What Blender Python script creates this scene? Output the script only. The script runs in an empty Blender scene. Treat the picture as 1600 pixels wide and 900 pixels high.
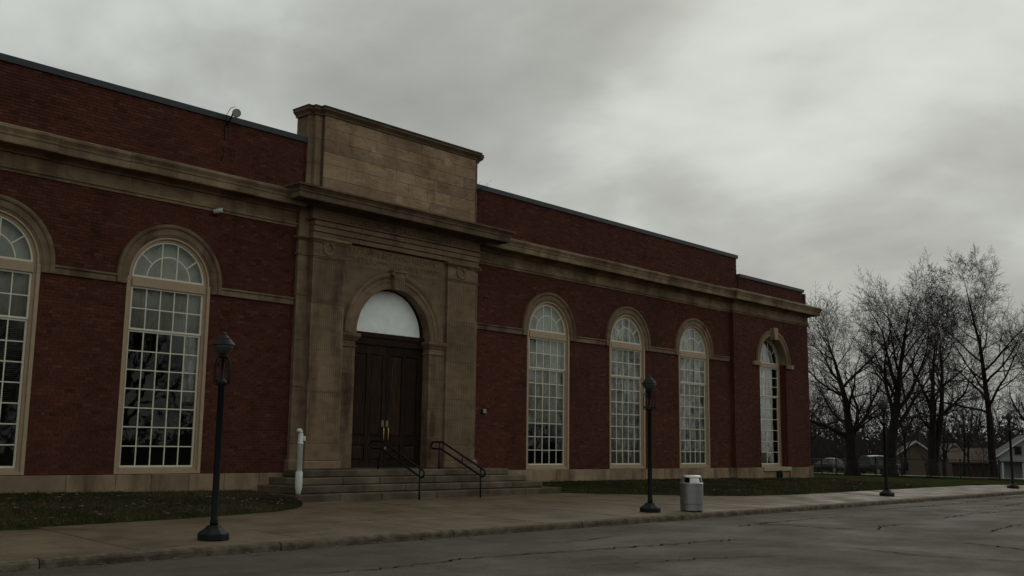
import bpy, math, random
import numpy as np
from mathutils import Vector, Matrix, Euler
PI = math.pi
rnd = random.Random(7)
S = bpy.context.scene
COL = S.collection

# ------------------------------------------------------------------ camera
F_PX = 1619.17
RT = Vector((0.67773119, -0.73520162, 0.01260993))
UP = Vector((-0.12000211, -0.09366983, 0.98834481))
FW = Vector((0.72545154, 0.67134532, 0.15170871))
CAM = Vector((0.0, -23.0, 1.6))
cd = bpy.data.cameras.new('camera'); cam = bpy.data.objects.new('camera', cd); COL.objects.link(cam)
cd.sensor_width = 36.0; cd.lens = F_PX / 1600.0 * 36.0; cd.clip_start = 0.1; cd.clip_end = 3000
m3 = Matrix((RT, UP, -FW)).transposed()
cam.matrix_world = Matrix.Translation(CAM) @ m3.to_4x4()
S.camera = cam

# ------------------------------------------------------------------ world: overcast sky
SUN_AZ, SUN_EL = math.radians(66), math.radians(34)      # azimuth from +Y towards +X
SUN = Vector((math.sin(SUN_AZ) * math.cos(SUN_EL), math.cos(SUN_AZ) * math.cos(SUN_EL), math.sin(SUN_EL)))
W = bpy.data.worlds.new('World'); S.world = W; W.use_nodes = True
nt = W.node_tree; nt.nodes.clear()
def N(t, **k):
    n = nt.nodes.new(t)
    for a, b in k.items(): setattr(n, a, b)
    return n
def L(a, b): nt.links.new(a, b)
def ramp(nd, stops):
    r = nd.color_ramp
    while len(r.elements) < len(stops): r.elements.new(0.5)
    for e, (p, c) in zip(r.elements, stops):
        e.position = p; e.color = (c[0], c[1], c[2], 1) if hasattr(c, '__len__') else (c, c, c, 1)
def math_n(op, a=None, b=None, c=None, clamp=False):
    n = N('ShaderNodeMath', operation=op); n.use_clamp = clamp
    for i, v in enumerate((a, b, c)):
        if v is None: continue
        if isinstance(v, (int, float)): n.inputs[i].default_value = v
        else: L(v, n.inputs[i])
    return n.outputs[0]
sky = N('ShaderNodeTexSky', sky_type='NISHITA'); sky.sun_disc = False
sky.sun_elevation = SUN_EL; sky.sun_rotation = SUN_AZ; sky.air_density = 1.5; sky.dust_density = 3
tc = N('ShaderNodeTexCoord'); sep = N('ShaderNodeSeparateXYZ'); L(tc.outputs['Generated'], sep.inputs[0])
zc = math_n('ADD', math_n('MAXIMUM', sep.outputs[2], 0.0), 0.42)
px = math_n('DIVIDE', sep.outputs[0], zc); py = math_n('DIVIDE', sep.outputs[1], zc)
cmb = N('ShaderNodeCombineXYZ'); L(px, cmb.inputs[0]); L(py, cmb.inputs[1])
def cloud(scale, detail, rot, stretch, dist, off):
    mp = N('ShaderNodeMapping'); mp.inputs['Rotation'].default_value = (0, 0, math.radians(rot))
    mp.inputs['Scale'].default_value = (stretch[0], stretch[1], 1); mp.inputs['Location'].default_value = (off, off * .7, off * .3)
    L(cmb.outputs[0], mp.inputs[0])
    n = N('ShaderNodeTexNoise'); n.inputs['Scale'].default_value = scale; n.inputs['Detail'].default_value = detail
    n.inputs['Roughness'].default_value = .52; n.inputs['Distortion'].default_value = dist
    L(mp.outputs[0], n.inputs['Vector']); return n.outputs['Fac']
c1 = cloud(.7, 5, 20, (1, .7), .35, 30.49)
c2 = cloud(1.6, 7, 20, (1, .8), .35, .08)
c3 = cloud(5.0, 6, 10, (1, .8), .3, 1.7)
v = math_n('ADD', math_n('MULTIPLY', c1, .58), math_n('ADD', math_n('MULTIPLY', c2, .32), math_n('MULTIPLY', c3, .10)))
# brighter cloud round the hidden sun
dotn = N('ShaderNodeVectorMath', operation='DOT_PRODUCT'); L(tc.outputs['Generated'], dotn.inputs[0]); dotn.inputs[1].default_value = SUN
gl = math_n('POWER', math_n('MAXIMUM', dotn.outputs['Value'], 0.0), 3.0)
v2 = math_n('ADD', math_n('MULTIPLY_ADD', v, 2.5, -.638), math_n('MULTIPLY', gl, .10))
rp = N('ShaderNodeValToRGB'); L(v2, rp.inputs[0])
ramp(rp, [(.38, (.29, .305, .285)), (.50, (.375, .39, .365)), (.56, (.44, .46, .43)), (.64, (.57, .605, .565)), (.76, (.70, .74, .70))])
mix = N('ShaderNodeMixRGB'); mix.inputs[0].default_value = .97
skm = N('ShaderNodeMixRGB', blend_type='MULTIPLY'); skm.inputs[0].default_value = 1; skm.inputs[2].default_value = (.08, .08, .08, 1)
L(sky.outputs[0], skm.inputs[1]); L(skm.outputs[0], mix.inputs[1]); L(rp.outputs[0], mix.inputs[2])
bg = N('ShaderNodeBackground'); bg.inputs[1].default_value = 1.0; L(mix.outputs[0], bg.inputs[0])
wo = N('ShaderNodeOutputWorld'); L(bg.outputs[0], wo.inputs[0])

sd = bpy.data.lights.new('sun', 'SUN'); sd.energy = 0.5; sd.angle = math.radians(30); sd.color = (1, .95, .86)
so = bpy.data.objects.new('sun', sd); COL.objects.link(so); so.location = SUN * 80
so.rotation_euler = (-SUN).to_track_quat('-Z', 'Y').to_euler()
S.view_settings.view_transform = 'Standard'; S.view_settings.look = 'None'
S.view_settings.exposure = 0.0; S.view_settings.gamma = 1.0

# ------------------------------------------------------------------ materials
MATS = {}
MUL = dict(lamp_paint=(.42, .40, .40), lamp_glass=(.7, .7, .7), brick=(.63, .55, .60), mortar=(.80, .70, .68), stone=(.56, .55, .58), veined_stone=(.78, .76, .78), cornice_stone=(.62, .60, .61), soot_stone=(.36, .35, .36), plinth_stone=(.78, .74, .74), step_stone=(.75, .75, .75),
           concrete=(.72, .66, .60), kerb_stone=(.78, .74, .70), asphalt=(.70, .66, .62), turf=(1.5, 1.5, 1.5), grass_blade=(1.35, 1.05, 1.15), white_board=(1.38, 1.38, 1.38), frame_paint=(.66, .64, .63), sash_paint=(.85, .85, .85),
           bark=(.5, .48, .48), twig=(.72, .70, .70), far_twig=(1.0, .98, 1.0), aluminium=(.62, .62, .62), bright_aluminium=(.8, .8, .8), siding_tan=(.34, .33, .32), siding_white=(.4, .4, .4), brick_far=(.5, .48, .46), roof_far=(.6, .6, .6), roof_brown=(.6, .58, .55), lamp_white=(.75, .75, .75), white_paint=(.85, .85, .85), coping_metal=(.8, .8, .8), soil=(.5, .5, .5), pale_concrete=(.75, .75, .72))
def mk(name, cols, scale=2.0, rough=.85, bump=.15, bscale=30, objvar=0.0, stretch=(1, 1, 1), spec=.3, metal=0.0,
       detail=8, lo=.3, hi=.7, big=None, attr=None, wrough=None, streak=None):
    global nt
    if name in MUL: cols = [tuple(a * k_ for a, k_ in zip(c, MUL[name])) for c in cols]
    m = bpy.data.materials.new(name); m.use_nodes = True; nt = m.node_tree; nt.nodes.clear()
    out = N('ShaderNodeOutputMaterial'); b = N('ShaderNodeBsdfPrincipled'); L(b.outputs[0], out.inputs[0])
    geo = N('ShaderNodeNewGeometry'); mp = N('ShaderNodeMapping'); mp.inputs['Scale'].default_value = stretch
    L(geo.outputs['Position'], mp.inputs[0])
    n = N('ShaderNodeTexNoise'); n.inputs['Scale'].default_value = scale; n.inputs['Detail'].default_value = detail
    n.inputs['Roughness'].default_value = .62
    L(mp.outputs[0], n.inputs['Vector'])
    r = N('ShaderNodeValToRGB')
    k = len(cols); ramp(r, [(lo + (hi - lo) * i / max(1, k - 1), c) for i, c in enumerate(cols)])
    if attr:
        at = N('ShaderNodeAttribute'); at.attribute_name = attr
        f = math_n('ADD', math_n('MULTIPLY', at.outputs['Fac'], .75), math_n('MULTIPLY', n.outputs['Fac'], .25))
        L(f, r.inputs[0])
    else: L(n.outputs['Fac'], r.inputs[0])
    colr = r.outputs[0]
    def mul(c, fac):
        x = N('ShaderNodeMixRGB', blend_type='MULTIPLY'); x.inputs[0].default_value = 1; L(c, x.inputs[1]); L(fac, x.inputs[2]); return x.outputs[0]
    if objvar:
        oi = N('ShaderNodeObjectInfo'); rr = N('ShaderNodeValToRGB'); L(oi.outputs['Random'], rr.inputs[0])
        ramp(rr, [(0, (1 - objvar,) * 3), (.5, (1.0, .97, .93)), (1, (1 + objvar, 1 + objvar, 1 + objvar * .8))])
        colr = mul(colr, rr.outputs[0])
    for bb in ([big] if big and not isinstance(big, list) else (big or [])):
        n2 = N('ShaderNodeTexNoise'); n2.inputs['Scale'].default_value = bb[0]; n2.inputs['Detail'].default_value = 7
        n2.inputs['Roughness'].default_value = .6
        mp2 = N('ShaderNodeMapping'); mp2.inputs['Scale'].default_value = bb[3] if len(bb) > 3 else (1, 1, 1)
        L(geo.outputs['Position'], mp2.inputs[0]); L(mp2.outputs[0], n2.inputs['Vector'])
        r2 = N('ShaderNodeValToRGB'); L(n2.outputs['Fac'], r2.inputs[0])
        ramp(r2, [(bb[4] if len(bb) > 4 else .38, bb[1]), (bb[5] if len(bb) > 5 else .62, bb[2])])
        colr = mul(colr, r2.outputs[0])
    L(colr, b.inputs['Base Color'])
    b.inputs['Roughness'].default_value = rough; b.inputs['Metallic'].default_value = metal
    b.inputs['Specular IOR Level'].default_value = spec
    if wrough:
        n3 = N('ShaderNodeTexNoise'); n3.inputs['Scale'].default_value = wrough[0]; n3.inputs['Detail'].default_value = 6
        L(geo.outputs['Position'], n3.inputs['Vector'])
        mr = N('ShaderNodeMapRange'); mr.inputs[1].default_value = .35; mr.inputs[2].default_value = .65
        mr.inputs[3].default_value = wrough[1]; mr.inputs[4].default_value = wrough[2]
        L(n3.outputs['Fac'], mr.inputs[0]); L(mr.outputs[0], b.inputs['Roughness'])
    if bump:
        nb = N('ShaderNodeTexNoise'); nb.inputs['Scale'].default_value = bscale; nb.inputs['Detail'].default_value = 6
        L(mp.outputs[0], nb.inputs['Vector'])
        bn = N('ShaderNodeBump'); bn.inputs['Strength'].default_value = bump; bn.inputs['Distance'].default_value = .02
        L(nb.outputs['Fac'], bn.inputs['Height']); L(bn.outputs[0], b.inputs['Normal'])
    MATS[name] = m; return m
mk('brick', [(.072, .031, .021), (.112, .043, .027), (.134, .050, .031), (.156, .060, .037), (.195, .084, .052)], scale=9, lo=.2, hi=.8, attr='tone',
   rough=.93, bump=.35, bscale=60, spec=.15, big=[(.35, (.80, .80, .80), (1.08, 1.05, 1.02)), (1.1, (.78, .78, .80), (1.0, 1.0, 1.0), (1, 1, .35), .30, .48)])
mk('mortar', [(.105, .068, .048), (.15, .105, .078)], scale=5, rough=.95, spec=.1)
STN = [(.29, .212, .137), (.40, .30, .198), (.475, .365, .252)]
STREAK = (1.3, (.42, .41, .42), (1.0, 1.0, 1.0), (1, 1, .25), .33, .50)
mk('stone', [(a * .86, b_ * .83, c_ * .82) for a, b_, c_ in STN], scale=2.2, stretch=(1, 1, 2.2), rough=.92, bump=.25, bscale=35, objvar=.16, spec=.15, big=[STREAK, (.5, (.82, .80, .78), (1.05, 1.03, 1.0))])
mk('veined_stone', [(.30, .215, .138), (.42, .315, .208), (.345, .255, .168), (.50, .385, .27)], scale=1.5, stretch=(1, 1, 2.6), rough=.9, bump=.15, bscale=30, objvar=.19, spec=.15, detail=5, lo=.35, hi=.65, big=[(.8, (.72, .68, .64), (1.05, 1.03, 1.0)), (2.0, (.7, .68, .66), (1, 1, 1), (1, 1, .3), .30, .42)])
mk('cornice_stone', STN, scale=2.5, stretch=(1, 1, 2), rough=.94, bump=.35, bscale=25, objvar=.10, spec=.12, big=[(1.1, (.55, .54, .54), (1.0, 1.0, .98), (1, 1, .45), .38, .56), (.35, (.82, .80, .78), (1.05, 1.03, 1.0))])
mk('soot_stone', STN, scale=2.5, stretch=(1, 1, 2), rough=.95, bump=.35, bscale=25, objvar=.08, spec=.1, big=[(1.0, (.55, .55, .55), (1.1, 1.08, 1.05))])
mk('plinth_stone', [(.24, .18, .118), (.32, .245, .165), (.40, .31, .215)], scale=1.6, rough=.93, bump=.3, bscale=28, objvar=.2, spec=.12, big=[STREAK])
mk('step_stone', [(.125, .098, .066), (.18, .142, .097), (.225, .18, .125)], scale=2.0, rough=.85, bump=.3, bscale=35, objvar=.14, spec=.25, big=[(1.2, (.55, .53, .5), (1, 1, 1))])
mk('coping_metal', [(.028, .034, .042), (.04, .048, .058)], scale=1.2, rough=.55, bump=.03, spec=.4, objvar=.08)
mk('letter_dark', [(.06, .045, .03), (.09, .068, .045)], scale=6, rough=.95, bump=.2)  # darker colour for the recessed faces of the cut letters
mk('pale_concrete', [(.55, .51, .44), (.65, .61, .54)], scale=1.0, rough=.85, bump=.1)
mk('dark_coping', [(.03, .03, .03), (.055, .05, .044)], scale=4, rough=.8, bump=.2)
mk('frame_paint', [(.47, .36, .245), (.57, .445, .31)], scale=6, rough=.6, bump=.08, spec=.35, objvar=.05)
mk('sash_paint', [(.68, .63, .51), (.78, .73, .60)], scale=9, rough=.5, bump=.05, spec=.4)
mk('door_wood', [(.010, .007, .005), (.020, .011, .007), (.055, .024, .013)], scale=5, stretch=(6, 1, .35), rough=.75, bump=.2, bscale=30, spec=.12, objvar=.3)
mk('white_board', [(.57, .60, .58), (.61, .64, .62), (.64, .67, .65)], scale=3.5, rough=.7, bump=1.0, bscale=5, spec=.3, lo=.35, hi=.65)
mk('brass', [(.42, .27, .09), (.55, .36, .13)], scale=20, rough=.35, metal=1.0, bump=0)
mk('dull_plate', [(.16, .12, .08), (.22, .17, .11)], scale=20, rough=.45, metal=.6, bump=0)
mk('black_metal', [(.006, .006, .007), (.011, .011, .012)], scale=14, rough=.55, bump=.05, spec=.25)
mk('lamp_paint', [(.006, .010, .011), (.011, .016, .017)], scale=14, rough=.6, bump=.08, spec=.25)
mk('lamp_glass', [(.055, .062, .058), (.08, .088, .082)], scale=8, rough=.35, bump=0, spec=.5)
mk('lamp_glass_pale', [(.26, .25, .23), (.32, .31, .29)], scale=8, rough=.3, bump=0, spec=.5)
mk('white_paint', [(.52, .53, .50), (.68, .69, .65)], scale=5, rough=.5, bump=.06, spec=.4, lo=.35, hi=.55)
mk('aluminium', [(.40, .395, .385), (.48, .48, .47)], scale=4, stretch=(1, 1, 3), rough=.45, metal=.85, bump=.04, bscale=6)
mk('bright_aluminium', [(.55, .55, .54), (.68, .68, .67)], scale=7, rough=.35, metal=.8, bump=.04)
mk('dark_void', [(.004, .004, .004), (.006, .006, .006)], scale=3, rough=.9, bump=0, spec=.1)
mk('concrete', [(.125, .098, .068), (.165, .132, .093), (.20, .163, .118)], scale=1.4, rough=.8, bump=.12, bscale=60, objvar=.07, spec=.3,
   big=[(.55, (.62, .58, .52), (1.04, 1.03, 1.0), (1, 1, 1), .33, .50), (1.9, (.48, .42, .35), (1, 1, 1), (.35, 1.7, 1), .33, .40), (14, (.88, .88, .87), (1.06, 1.06, 1.05))], wrough=(.8, .5, .85))
mk('kerb_stone', [(.10, .084, .064), (.16, .134, .102), (.205, .175, .135)], scale=6, rough=.88, bump=.5, bscale=22, objvar=.12, spec=.2, big=(3, (.6, .58, .55), (1, 1, 1)))
mk('asphalt', [(.072, .061, .050), (.100, .087, .072), (.120, .106, .089)], scale=3, rough=.9, bump=.35, bscale=95, spec=.25,
   big=[(.22, (.78, .74, .68), (1.12, 1.14, 1.14), (.7, 1.6, 1)), (.9, (.84, .83, .82), (1.06, 1.06, 1.06), (.8, 1.2, 1)), (48, (.62, .62, .62), (1.3, 1.3, 1.3)), (2.6, (.8, .79, .77), (1, 1, 1), (.6, 1.4, 1), .30, .42)], wrough=(.5, .72, .95))
mk('tar', [(.008, .007, .006), (.016, .014, .012)], scale=9, rough=1.0, bump=.3, spec=0.0)
mk('soil', [(.022, .018, .011), (.040, .032, .019)], scale=6, rough=.95, bump=.5, bscale=25)
mk('turf', [(.011, .015, .005), (.019, .023, .009), (.030, .030, .014)], scale=3.5, rough=1.0, bump=.5, bscale=40, spec=.0, big=(.5, (.75, .75, .72), (1.1, 1.1, 1.0)))
mk('grass_blade', [(.016, .022, .007), (.030, .034, .012), (.045, .040, .018), (.095, .078, .042)], scale=2.0, rough=.8, bump=0, spec=.2, attr='tone', lo=.2, hi=.85)
mk('dry_leaf', [(.06, .038, .022), (.20, .15, .10)], scale=20, rough=.9, bump=0)
mk('bark', [(.018, .016, .014), (.036, .031, .026), (.055, .048, .040)], scale=3, stretch=(3, 3, .7), rough=.95, bump=.6, bscale=12, spec=.1, objvar=.12)
mk('twig', [(.035, .028, .025), (.06, .05, .044)], scale=1, rough=.95, bump=0, spec=.1, objvar=.12)
mk('far_twig', [(.030, .026, .025), (.048, .042, .040)], scale=.3, rough=.95, bump=0, spec=.05)
mk('plaster', [(.07, .066, .058), (.09, .085, .075)], scale=1, rough=.9, bump=0)
mk('dark_plaster', [(.025, .024, .022), (.04, .038, .034)], scale=1, rough=.9, bump=0)
mk('blind_cloth', [(.265, .265, .235), (.31, .31, .275)], scale=1.5, stretch=(3, 1, .6), rough=.9, bump=.1, bscale=5)
mk('curtain_cloth', [(.10, .10, .09), (.20, .20, .185), (.30, .30, .275), (.52, .52, .48)], lo=.36, hi=.68, scale=2.2, stretch=(2, 2, .8), rough=.9, bump=0)
mk('siding_tan', [(.27, .21, .155), (.34, .27, .20)], scale=1, stretch=(.2, .2, 12), rough=.8, bump=0)
mk('siding_white', [(.50, .51, .50), (.62, .63, .61)], scale=1, stretch=(.2, .2, 12), rough=.8, bump=0)
mk('brick_far', [(.10, .058, .038), (.145, .085, .055)], scale=2, rough=.9, bump=0)
mk('roof_far', [(.035, .032, .032), (.06, .055, .053)], scale=2, rough=.9, bump=0)
mk('roof_brown', [(.075, .045, .03), (.11, .07, .048)], scale=2, rough=.9, bump=0)
mk('car_dark', [(.005, .006, .007), (.007, .008, .009)], scale=.8, rough=.3, bump=0, spec=.15)
mk('car_grey', [(.006, .007, .008), (.008, .009, .010)], scale=.8, rough=.3, bump=0, spec=.15)
mk('car_glass', [(.008, .010, .010), (.011, .013, .013)], scale=1, rough=.12, bump=0, spec=.15)
mk('tyre', [(.012, .012, .012), (.018, .018, .018)], scale=4, rough=.9, bump=0)
mk('chrome', [(.5, .5, .5), (.6, .6, .6)], scale=4, rough=.25, metal=1, bump=0)
mk('lamp_white', [(.6, .6, .58), (.7, .7, .68)], scale=4, rough=.3, bump=0)
mk('red_lens', [(.06, .01, .008), (.08, .012, .01)], scale=4, rough=.3, bump=0)
# clear window glass with Fresnel reflection
m = bpy.data.materials.new('glass'); m.use_nodes = True; nt = m.node_tree; nt.nodes.clear()
out = N('ShaderNodeOutputMaterial'); mx = N('ShaderNodeMixShader'); tr = N('ShaderNodeBsdfTransparent'); gs = N('ShaderNodeBsdfGlossy'); fr = N('ShaderNodeLayerWeight')
tr.inputs[0].default_value = (.96, .97, .955, 1); gs.inputs['Roughness'].default_value = .015; gs.inputs[0].default_value = (.95, .97, .95, 1); fr.inputs[0].default_value = .5
geo = N('ShaderNodeNewGeometry'); nz = N('ShaderNodeTexNoise'); nz.inputs['Scale'].default_value = 2.2; nz.inputs['Detail'].default_value = 2; L(geo.outputs['Position'], nz.inputs['Vector'])
bn = N('ShaderNodeBump'); bn.inputs['Strength'].default_value = .04; bn.inputs['Distance'].default_value = .02; L(nz.outputs['Fac'], bn.inputs['Height'])
L(bn.outputs[0], gs.inputs['Normal'])
L(math_n('MULTIPLY_ADD', math_n('POWER', fr.outputs['Facing'], 5.0), .93, .027), mx.inputs[0]); L(tr.outputs[0], mx.inputs[1]); L(gs.outputs[0], mx.inputs[2]); L(mx.outputs[0], out.inputs[0]); MATS['glass'] = m

# ------------------------------------------------------------------ mesh helpers
class MB:
    def __init__(s): s.v = []; s.f = []
    def add(s, vs, fs):
        o = len(s.v); s.v.extend(vs); s.f.extend([tuple(i + o for i in f) for f in fs]); return s
    def box(s, x0, x1, y0, y1, z0, z1):
        return s.add([(x0, y0, z0), (x1, y0, z0), (x1, y1, z0), (x0, y1, z0), (x0, y0, z1), (x1, y0, z1), (x1, y1, z1), (x0, y1, z1)],
                     [(0, 3, 2, 1), (4, 5, 6, 7), (0, 1, 5, 4), (1, 2, 6, 5), (2, 3, 7, 6), (3, 0, 4, 7)])
    def frustum(s, lo, hi):      # lo/hi = (x0,x1,y0,y1,z)
        a, b = lo, hi
        return s.add([(a[0], a[2], a[4]), (a[1], a[2], a[4]), (a[1], a[3], a[4]), (a[0], a[3], a[4]), (b[0], b[2], b[4]), (b[1], b[2], b[4]), (b[1], b[3], b[4]), (b[0], b[3], b[4])],
                     [(0, 3, 2, 1), (4, 5, 6, 7), (0, 1, 5, 4), (1, 2, 6, 5), (2, 3, 7, 6), (3, 0, 4, 7)])
    def prof_x(s, prof, x0, x1):  # closed (y,z) polygon swept along x
        n = len(prof)
        vs = [(x0, y, z) for y, z in prof] + [(x1, y, z) for y, z in prof]
        return s.add(vs, [(i, (i + 1) % n, n + (i + 1) % n, n + i) for i in range(n)] + [tuple(range(n))[::-1], tuple(range(n, 2 * n))])
    def prof_z(s, prof, z0, z1):  # closed (x,y) polygon swept along z
        n = len(prof)
        vs = [(x, y, z0) for x, y in prof] + [(x, y, z1) for x, y in prof]
        return s.add(vs, [(i, (i + 1) % n, n + (i + 1) % n, n + i) for i in range(n)] + [tuple(range(n))[::-1], tuple(range(n, 2 * n))])
    def plate(s, prof, y0, y1):   # closed (x,z) polygon with thickness in y
        n = len(prof)
        vs = [(x, y0, z) for x, z in prof] + [(x, y1, z) for x, z in prof]
        return s.add(vs, [(i, (i + 1) % n, n + (i + 1) % n, n + i) for i in range(n)] + [tuple(range(n)), tuple(range(n, 2 * n))[::-1]])
    def ring(s, cx, cz, prof, a0=0.0, a1=PI, n=28):  # closed (r,y) polygon swept round an arc in xz
        k = len(prof); vs = []
        for i in range(n + 1):
            a = a0 + (a1 - a0) * i / n
            vs += [(cx + r * math.cos(a), y, cz + r * math.sin(a)) for r, y in prof]
        fs = [(i * k + j, i * k + (j + 1) % k, (i + 1) * k + (j + 1) % k, (i + 1) * k + j) for i in range(n) for j in range(k)]
        fs += [tuple(range(k)), tuple(range(n * k, n * k + k))[::-1]]
        return s.add(vs, fs)
    def wrap(s, prof, x0, x1, yf, yb=0.0, left=True, right=True):  # open (p,z) profile mitred round three sides
        k = len(prof); vs = []; st = []
        if left: st.append(lambda p: (x0 - p, yb))
        st.append(lambda p: ((x0 - p) if left else x0, yf - p))
        st.append(lambda p: ((x1 + p) if right else x1, yf - p))
        if right: st.append(lambda p: (x1 + p, yb))
        for g in st:
            vs += [(g(p)[0], g(p)[1], z) for p, z in prof]
        fs = [(i * k + j, i * k + j + 1, (i + 1) * k + j + 1, (i + 1) * k + j) for i in range(len(st) - 1) for j in range(k - 1)]
        # caps top/bottom
        fs.append(tuple(i * k for i in range(len(st)))); fs.append(tuple(i * k + k - 1 for i in range(len(st)))[::-1])
        return s.add(vs, fs)
    def lathe(s, prof, c=(0, 0), n=20, flute=0):
        k = len(prof); vs = []
        for i in range(n):
            a = 2 * PI * i / n
            vs += [(c[0] + r * math.cos(a), c[1] + r * math.sin(a), z) for r, z in prof]
        fs = [(i * k + j, ((i + 1) % n) * k + j, ((i + 1) % n) * k + j + 1, i * k + j + 1) for i in range(n) for j in range(k - 1)]
        fs += [tuple(i * k + k - 1 for i in range(n)), tuple(i * k for i in range(n))[::-1]]
        return s.add(vs, fs)
    def tube(s, pts, rad, n=8, closed=False):
        P = [Vector(p) for p in pts]; m = len(P)
        R = rad if hasattr(rad, '__len__') else [rad] * m
        vs = []; prev = None
        for i in range(m):
            d = (P[(i + 1) % m] - P[i - 1]) if closed else (P[min(i + 1, m - 1)] - P[max(i - 1, 0)])
            if d.length < 1e-9: d = Vector((0, 0, 1))
            d.normalize()
            if prev is None:
                u = d.cross(Vector((0, 0, 1)))
                if u.length < .05: u = d.cross(Vector((1, 0, 0)))
            else: u = prev - d * prev.dot(d)
            u.normalize(); prev = u; w = d.cross(u)
            for j in range(n):
                a = 2 * PI * j / n; q = P[i] + (u * math.cos(a) + w * math.sin(a)) * R[i]; vs.append((q.x, q.y, q.z))
        mm = m if closed else m - 1
        fs = [(i * n + j, i * n + (j + 1) % n, ((i + 1) % m) * n + (j + 1) % n, ((i + 1) % m) * n + j) for i in range(mm) for j in range(n)]
        if not closed: fs += [tuple(range(n))[::-1], tuple(range((m - 1) * n, m * n))]
        return s.add(vs, fs)
    def ball(s, c, r, n=10, k=7):
        prof = [(max(.0005, (r[0] if hasattr(r, '__len__') else r) * math.sin(PI * j / k)), c[2] - (r[1] if hasattr(r, '__len__') else r) * math.cos(PI * j / k)) for j in range(k + 1)]
        return s.lathe(prof, (c[0], c[1]), n)
    def mesh(s, name='m'):
        me = bpy.data.meshes.new(name); me.from_pydata(s.v, [], s.f); me.validate(); return me
    def build(s, name, mat, parent=None, smooth=False, kind=None, bevel=0, off=None):
        if off is not None: s.v = [(a - off[0], b - off[1], c - off[2]) for a, b, c in s.v]
        me = s.mesh(name); me.materials.append(MATS[mat])
        if smooth: me.polygons.foreach_set('use_smooth', [True] * len(me.polygons))
        return link(name, me, parent, kind, bevel)
def link(name, me, parent=None, kind=None, bevel=0):
    o = bpy.data.objects.new(name, me); COL.objects.link(o)
    if parent: o.parent = parent
    if kind: o['kind'] = kind
    if bevel:
        b = o.modifiers.new('bevel', 'BEVEL'); b.width = bevel; b.segments = 1; b.limit_method = 'ANGLE'
    return o
def tag(o, label, cat, group=None):
    o['label'] = label; o['category'] = cat
    if group: o['group'] = group
    return o
def thing(name, label, cat, loc=(0, 0, 0), rz=0.0, group=None):
    o = bpy.data.objects.new(name, None); COL.objects.link(o); o.location = loc; o.rotation_euler = (0, 0, rz); o.empty_display_size = .3
    return tag(o, label, cat, group)
def copy_tree(o, parent=None):
    c = o.copy(); COL.objects.link(c); c.parent = parent
    for ch in list(o.children): copy_tree(ch, c)
    return c
def dep(u, v, d):
    q = CAM + (RT * ((u - 800) / F_PX) + UP * ((450 - v) / F_PX) + FW) * d; return q
def depth_of(p): return (Vector(p) - CAM).dot(FW)
def pix(p):
    d = Vector(p) - CAM; c = d.dot(FW); return 800 + F_PX * d.dot(RT) / c, 450 - F_PX * d.dot(UP) / c

# ------------------------------------------------------------------ terrain
KY = -8.35
def fall(x):
    t = x - 50.0
    if t <= 0: return 0.0
    t = min(t, 90.0)
    return -.02 * t * min(1.0, t / 12.0) if t < 12 else -.02 * t
def gz(x, y):
    return .032 * max(0.0, min(8.35, y - KY)) + fall(x)
def interp(tab, x):
    if x <= tab[0][0]: return tab[0][1]
    for (a, b), (c, d) in zip(tab, tab[1:]):
        if x <= c: return b + (d - b) * (x - a) / (c - a)
    return tab[-1][1]
def vnoise(x, y, sd=0):
    xi, yi = math.floor(x), math.floor(y); fx, fy = x - xi, y - yi
    h = lambda a, b: (math.sin(a * 127.1 + b * 311.7 + sd * 74.7) * 43758.5453) % 1.0
    fx = fx * fx * (3 - 2 * fx); fy = fy * fy * (3 - 2 * fy)
    return (h(xi, yi) * (1 - fx) + h(xi + 1, yi) * fx) * (1 - fy) + (h(xi, yi + 1) * (1 - fx) + h(xi + 1, yi + 1) * fx) * fy - .5
def sheet(xs, ys, zf):
    b = MB(); nx, ny = len(xs), len(ys)
    vs = []
    for i in range(nx):
        for j in range(ny):
            y = ys[j](xs[i]) if callable(ys[j]) else ys[j]
            vs.append((xs[i], y, zf(xs[i], y)))
    b.add(vs, [(i * ny + j, (i + 1) * ny + j, (i + 1) * ny + j + 1, i * ny + j + 1) for i in range(nx - 1) for j in range(ny - 1)])
    return b
def frange(a, b, n): return [a + (b - a) * i / n for i in range(n + 1)]
xs = [-400, -200, -90, -40, -15] + frange(0, 140, 56) + [170, 230, 320, 600, 1200]
def ground_z(x, y):
    if y < -8.3 and y > -21.5: return fall(x) - .30
    if y <= -21.5: return fall(x) - .06
    return gz(x, y) - .07 + (0 if x > 45 else -.06)
ys = [-1200, -300, -120, -60, -35, -24, -21.6, -21.4, -8.5, -8.28, -6, -3, 0, 5, 10, 20, 40, 60, 90, 140, 250, 1200]
sheet(xs, ys, ground_z).build('ground', 'turf', kind='structure', smooth=True)
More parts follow.
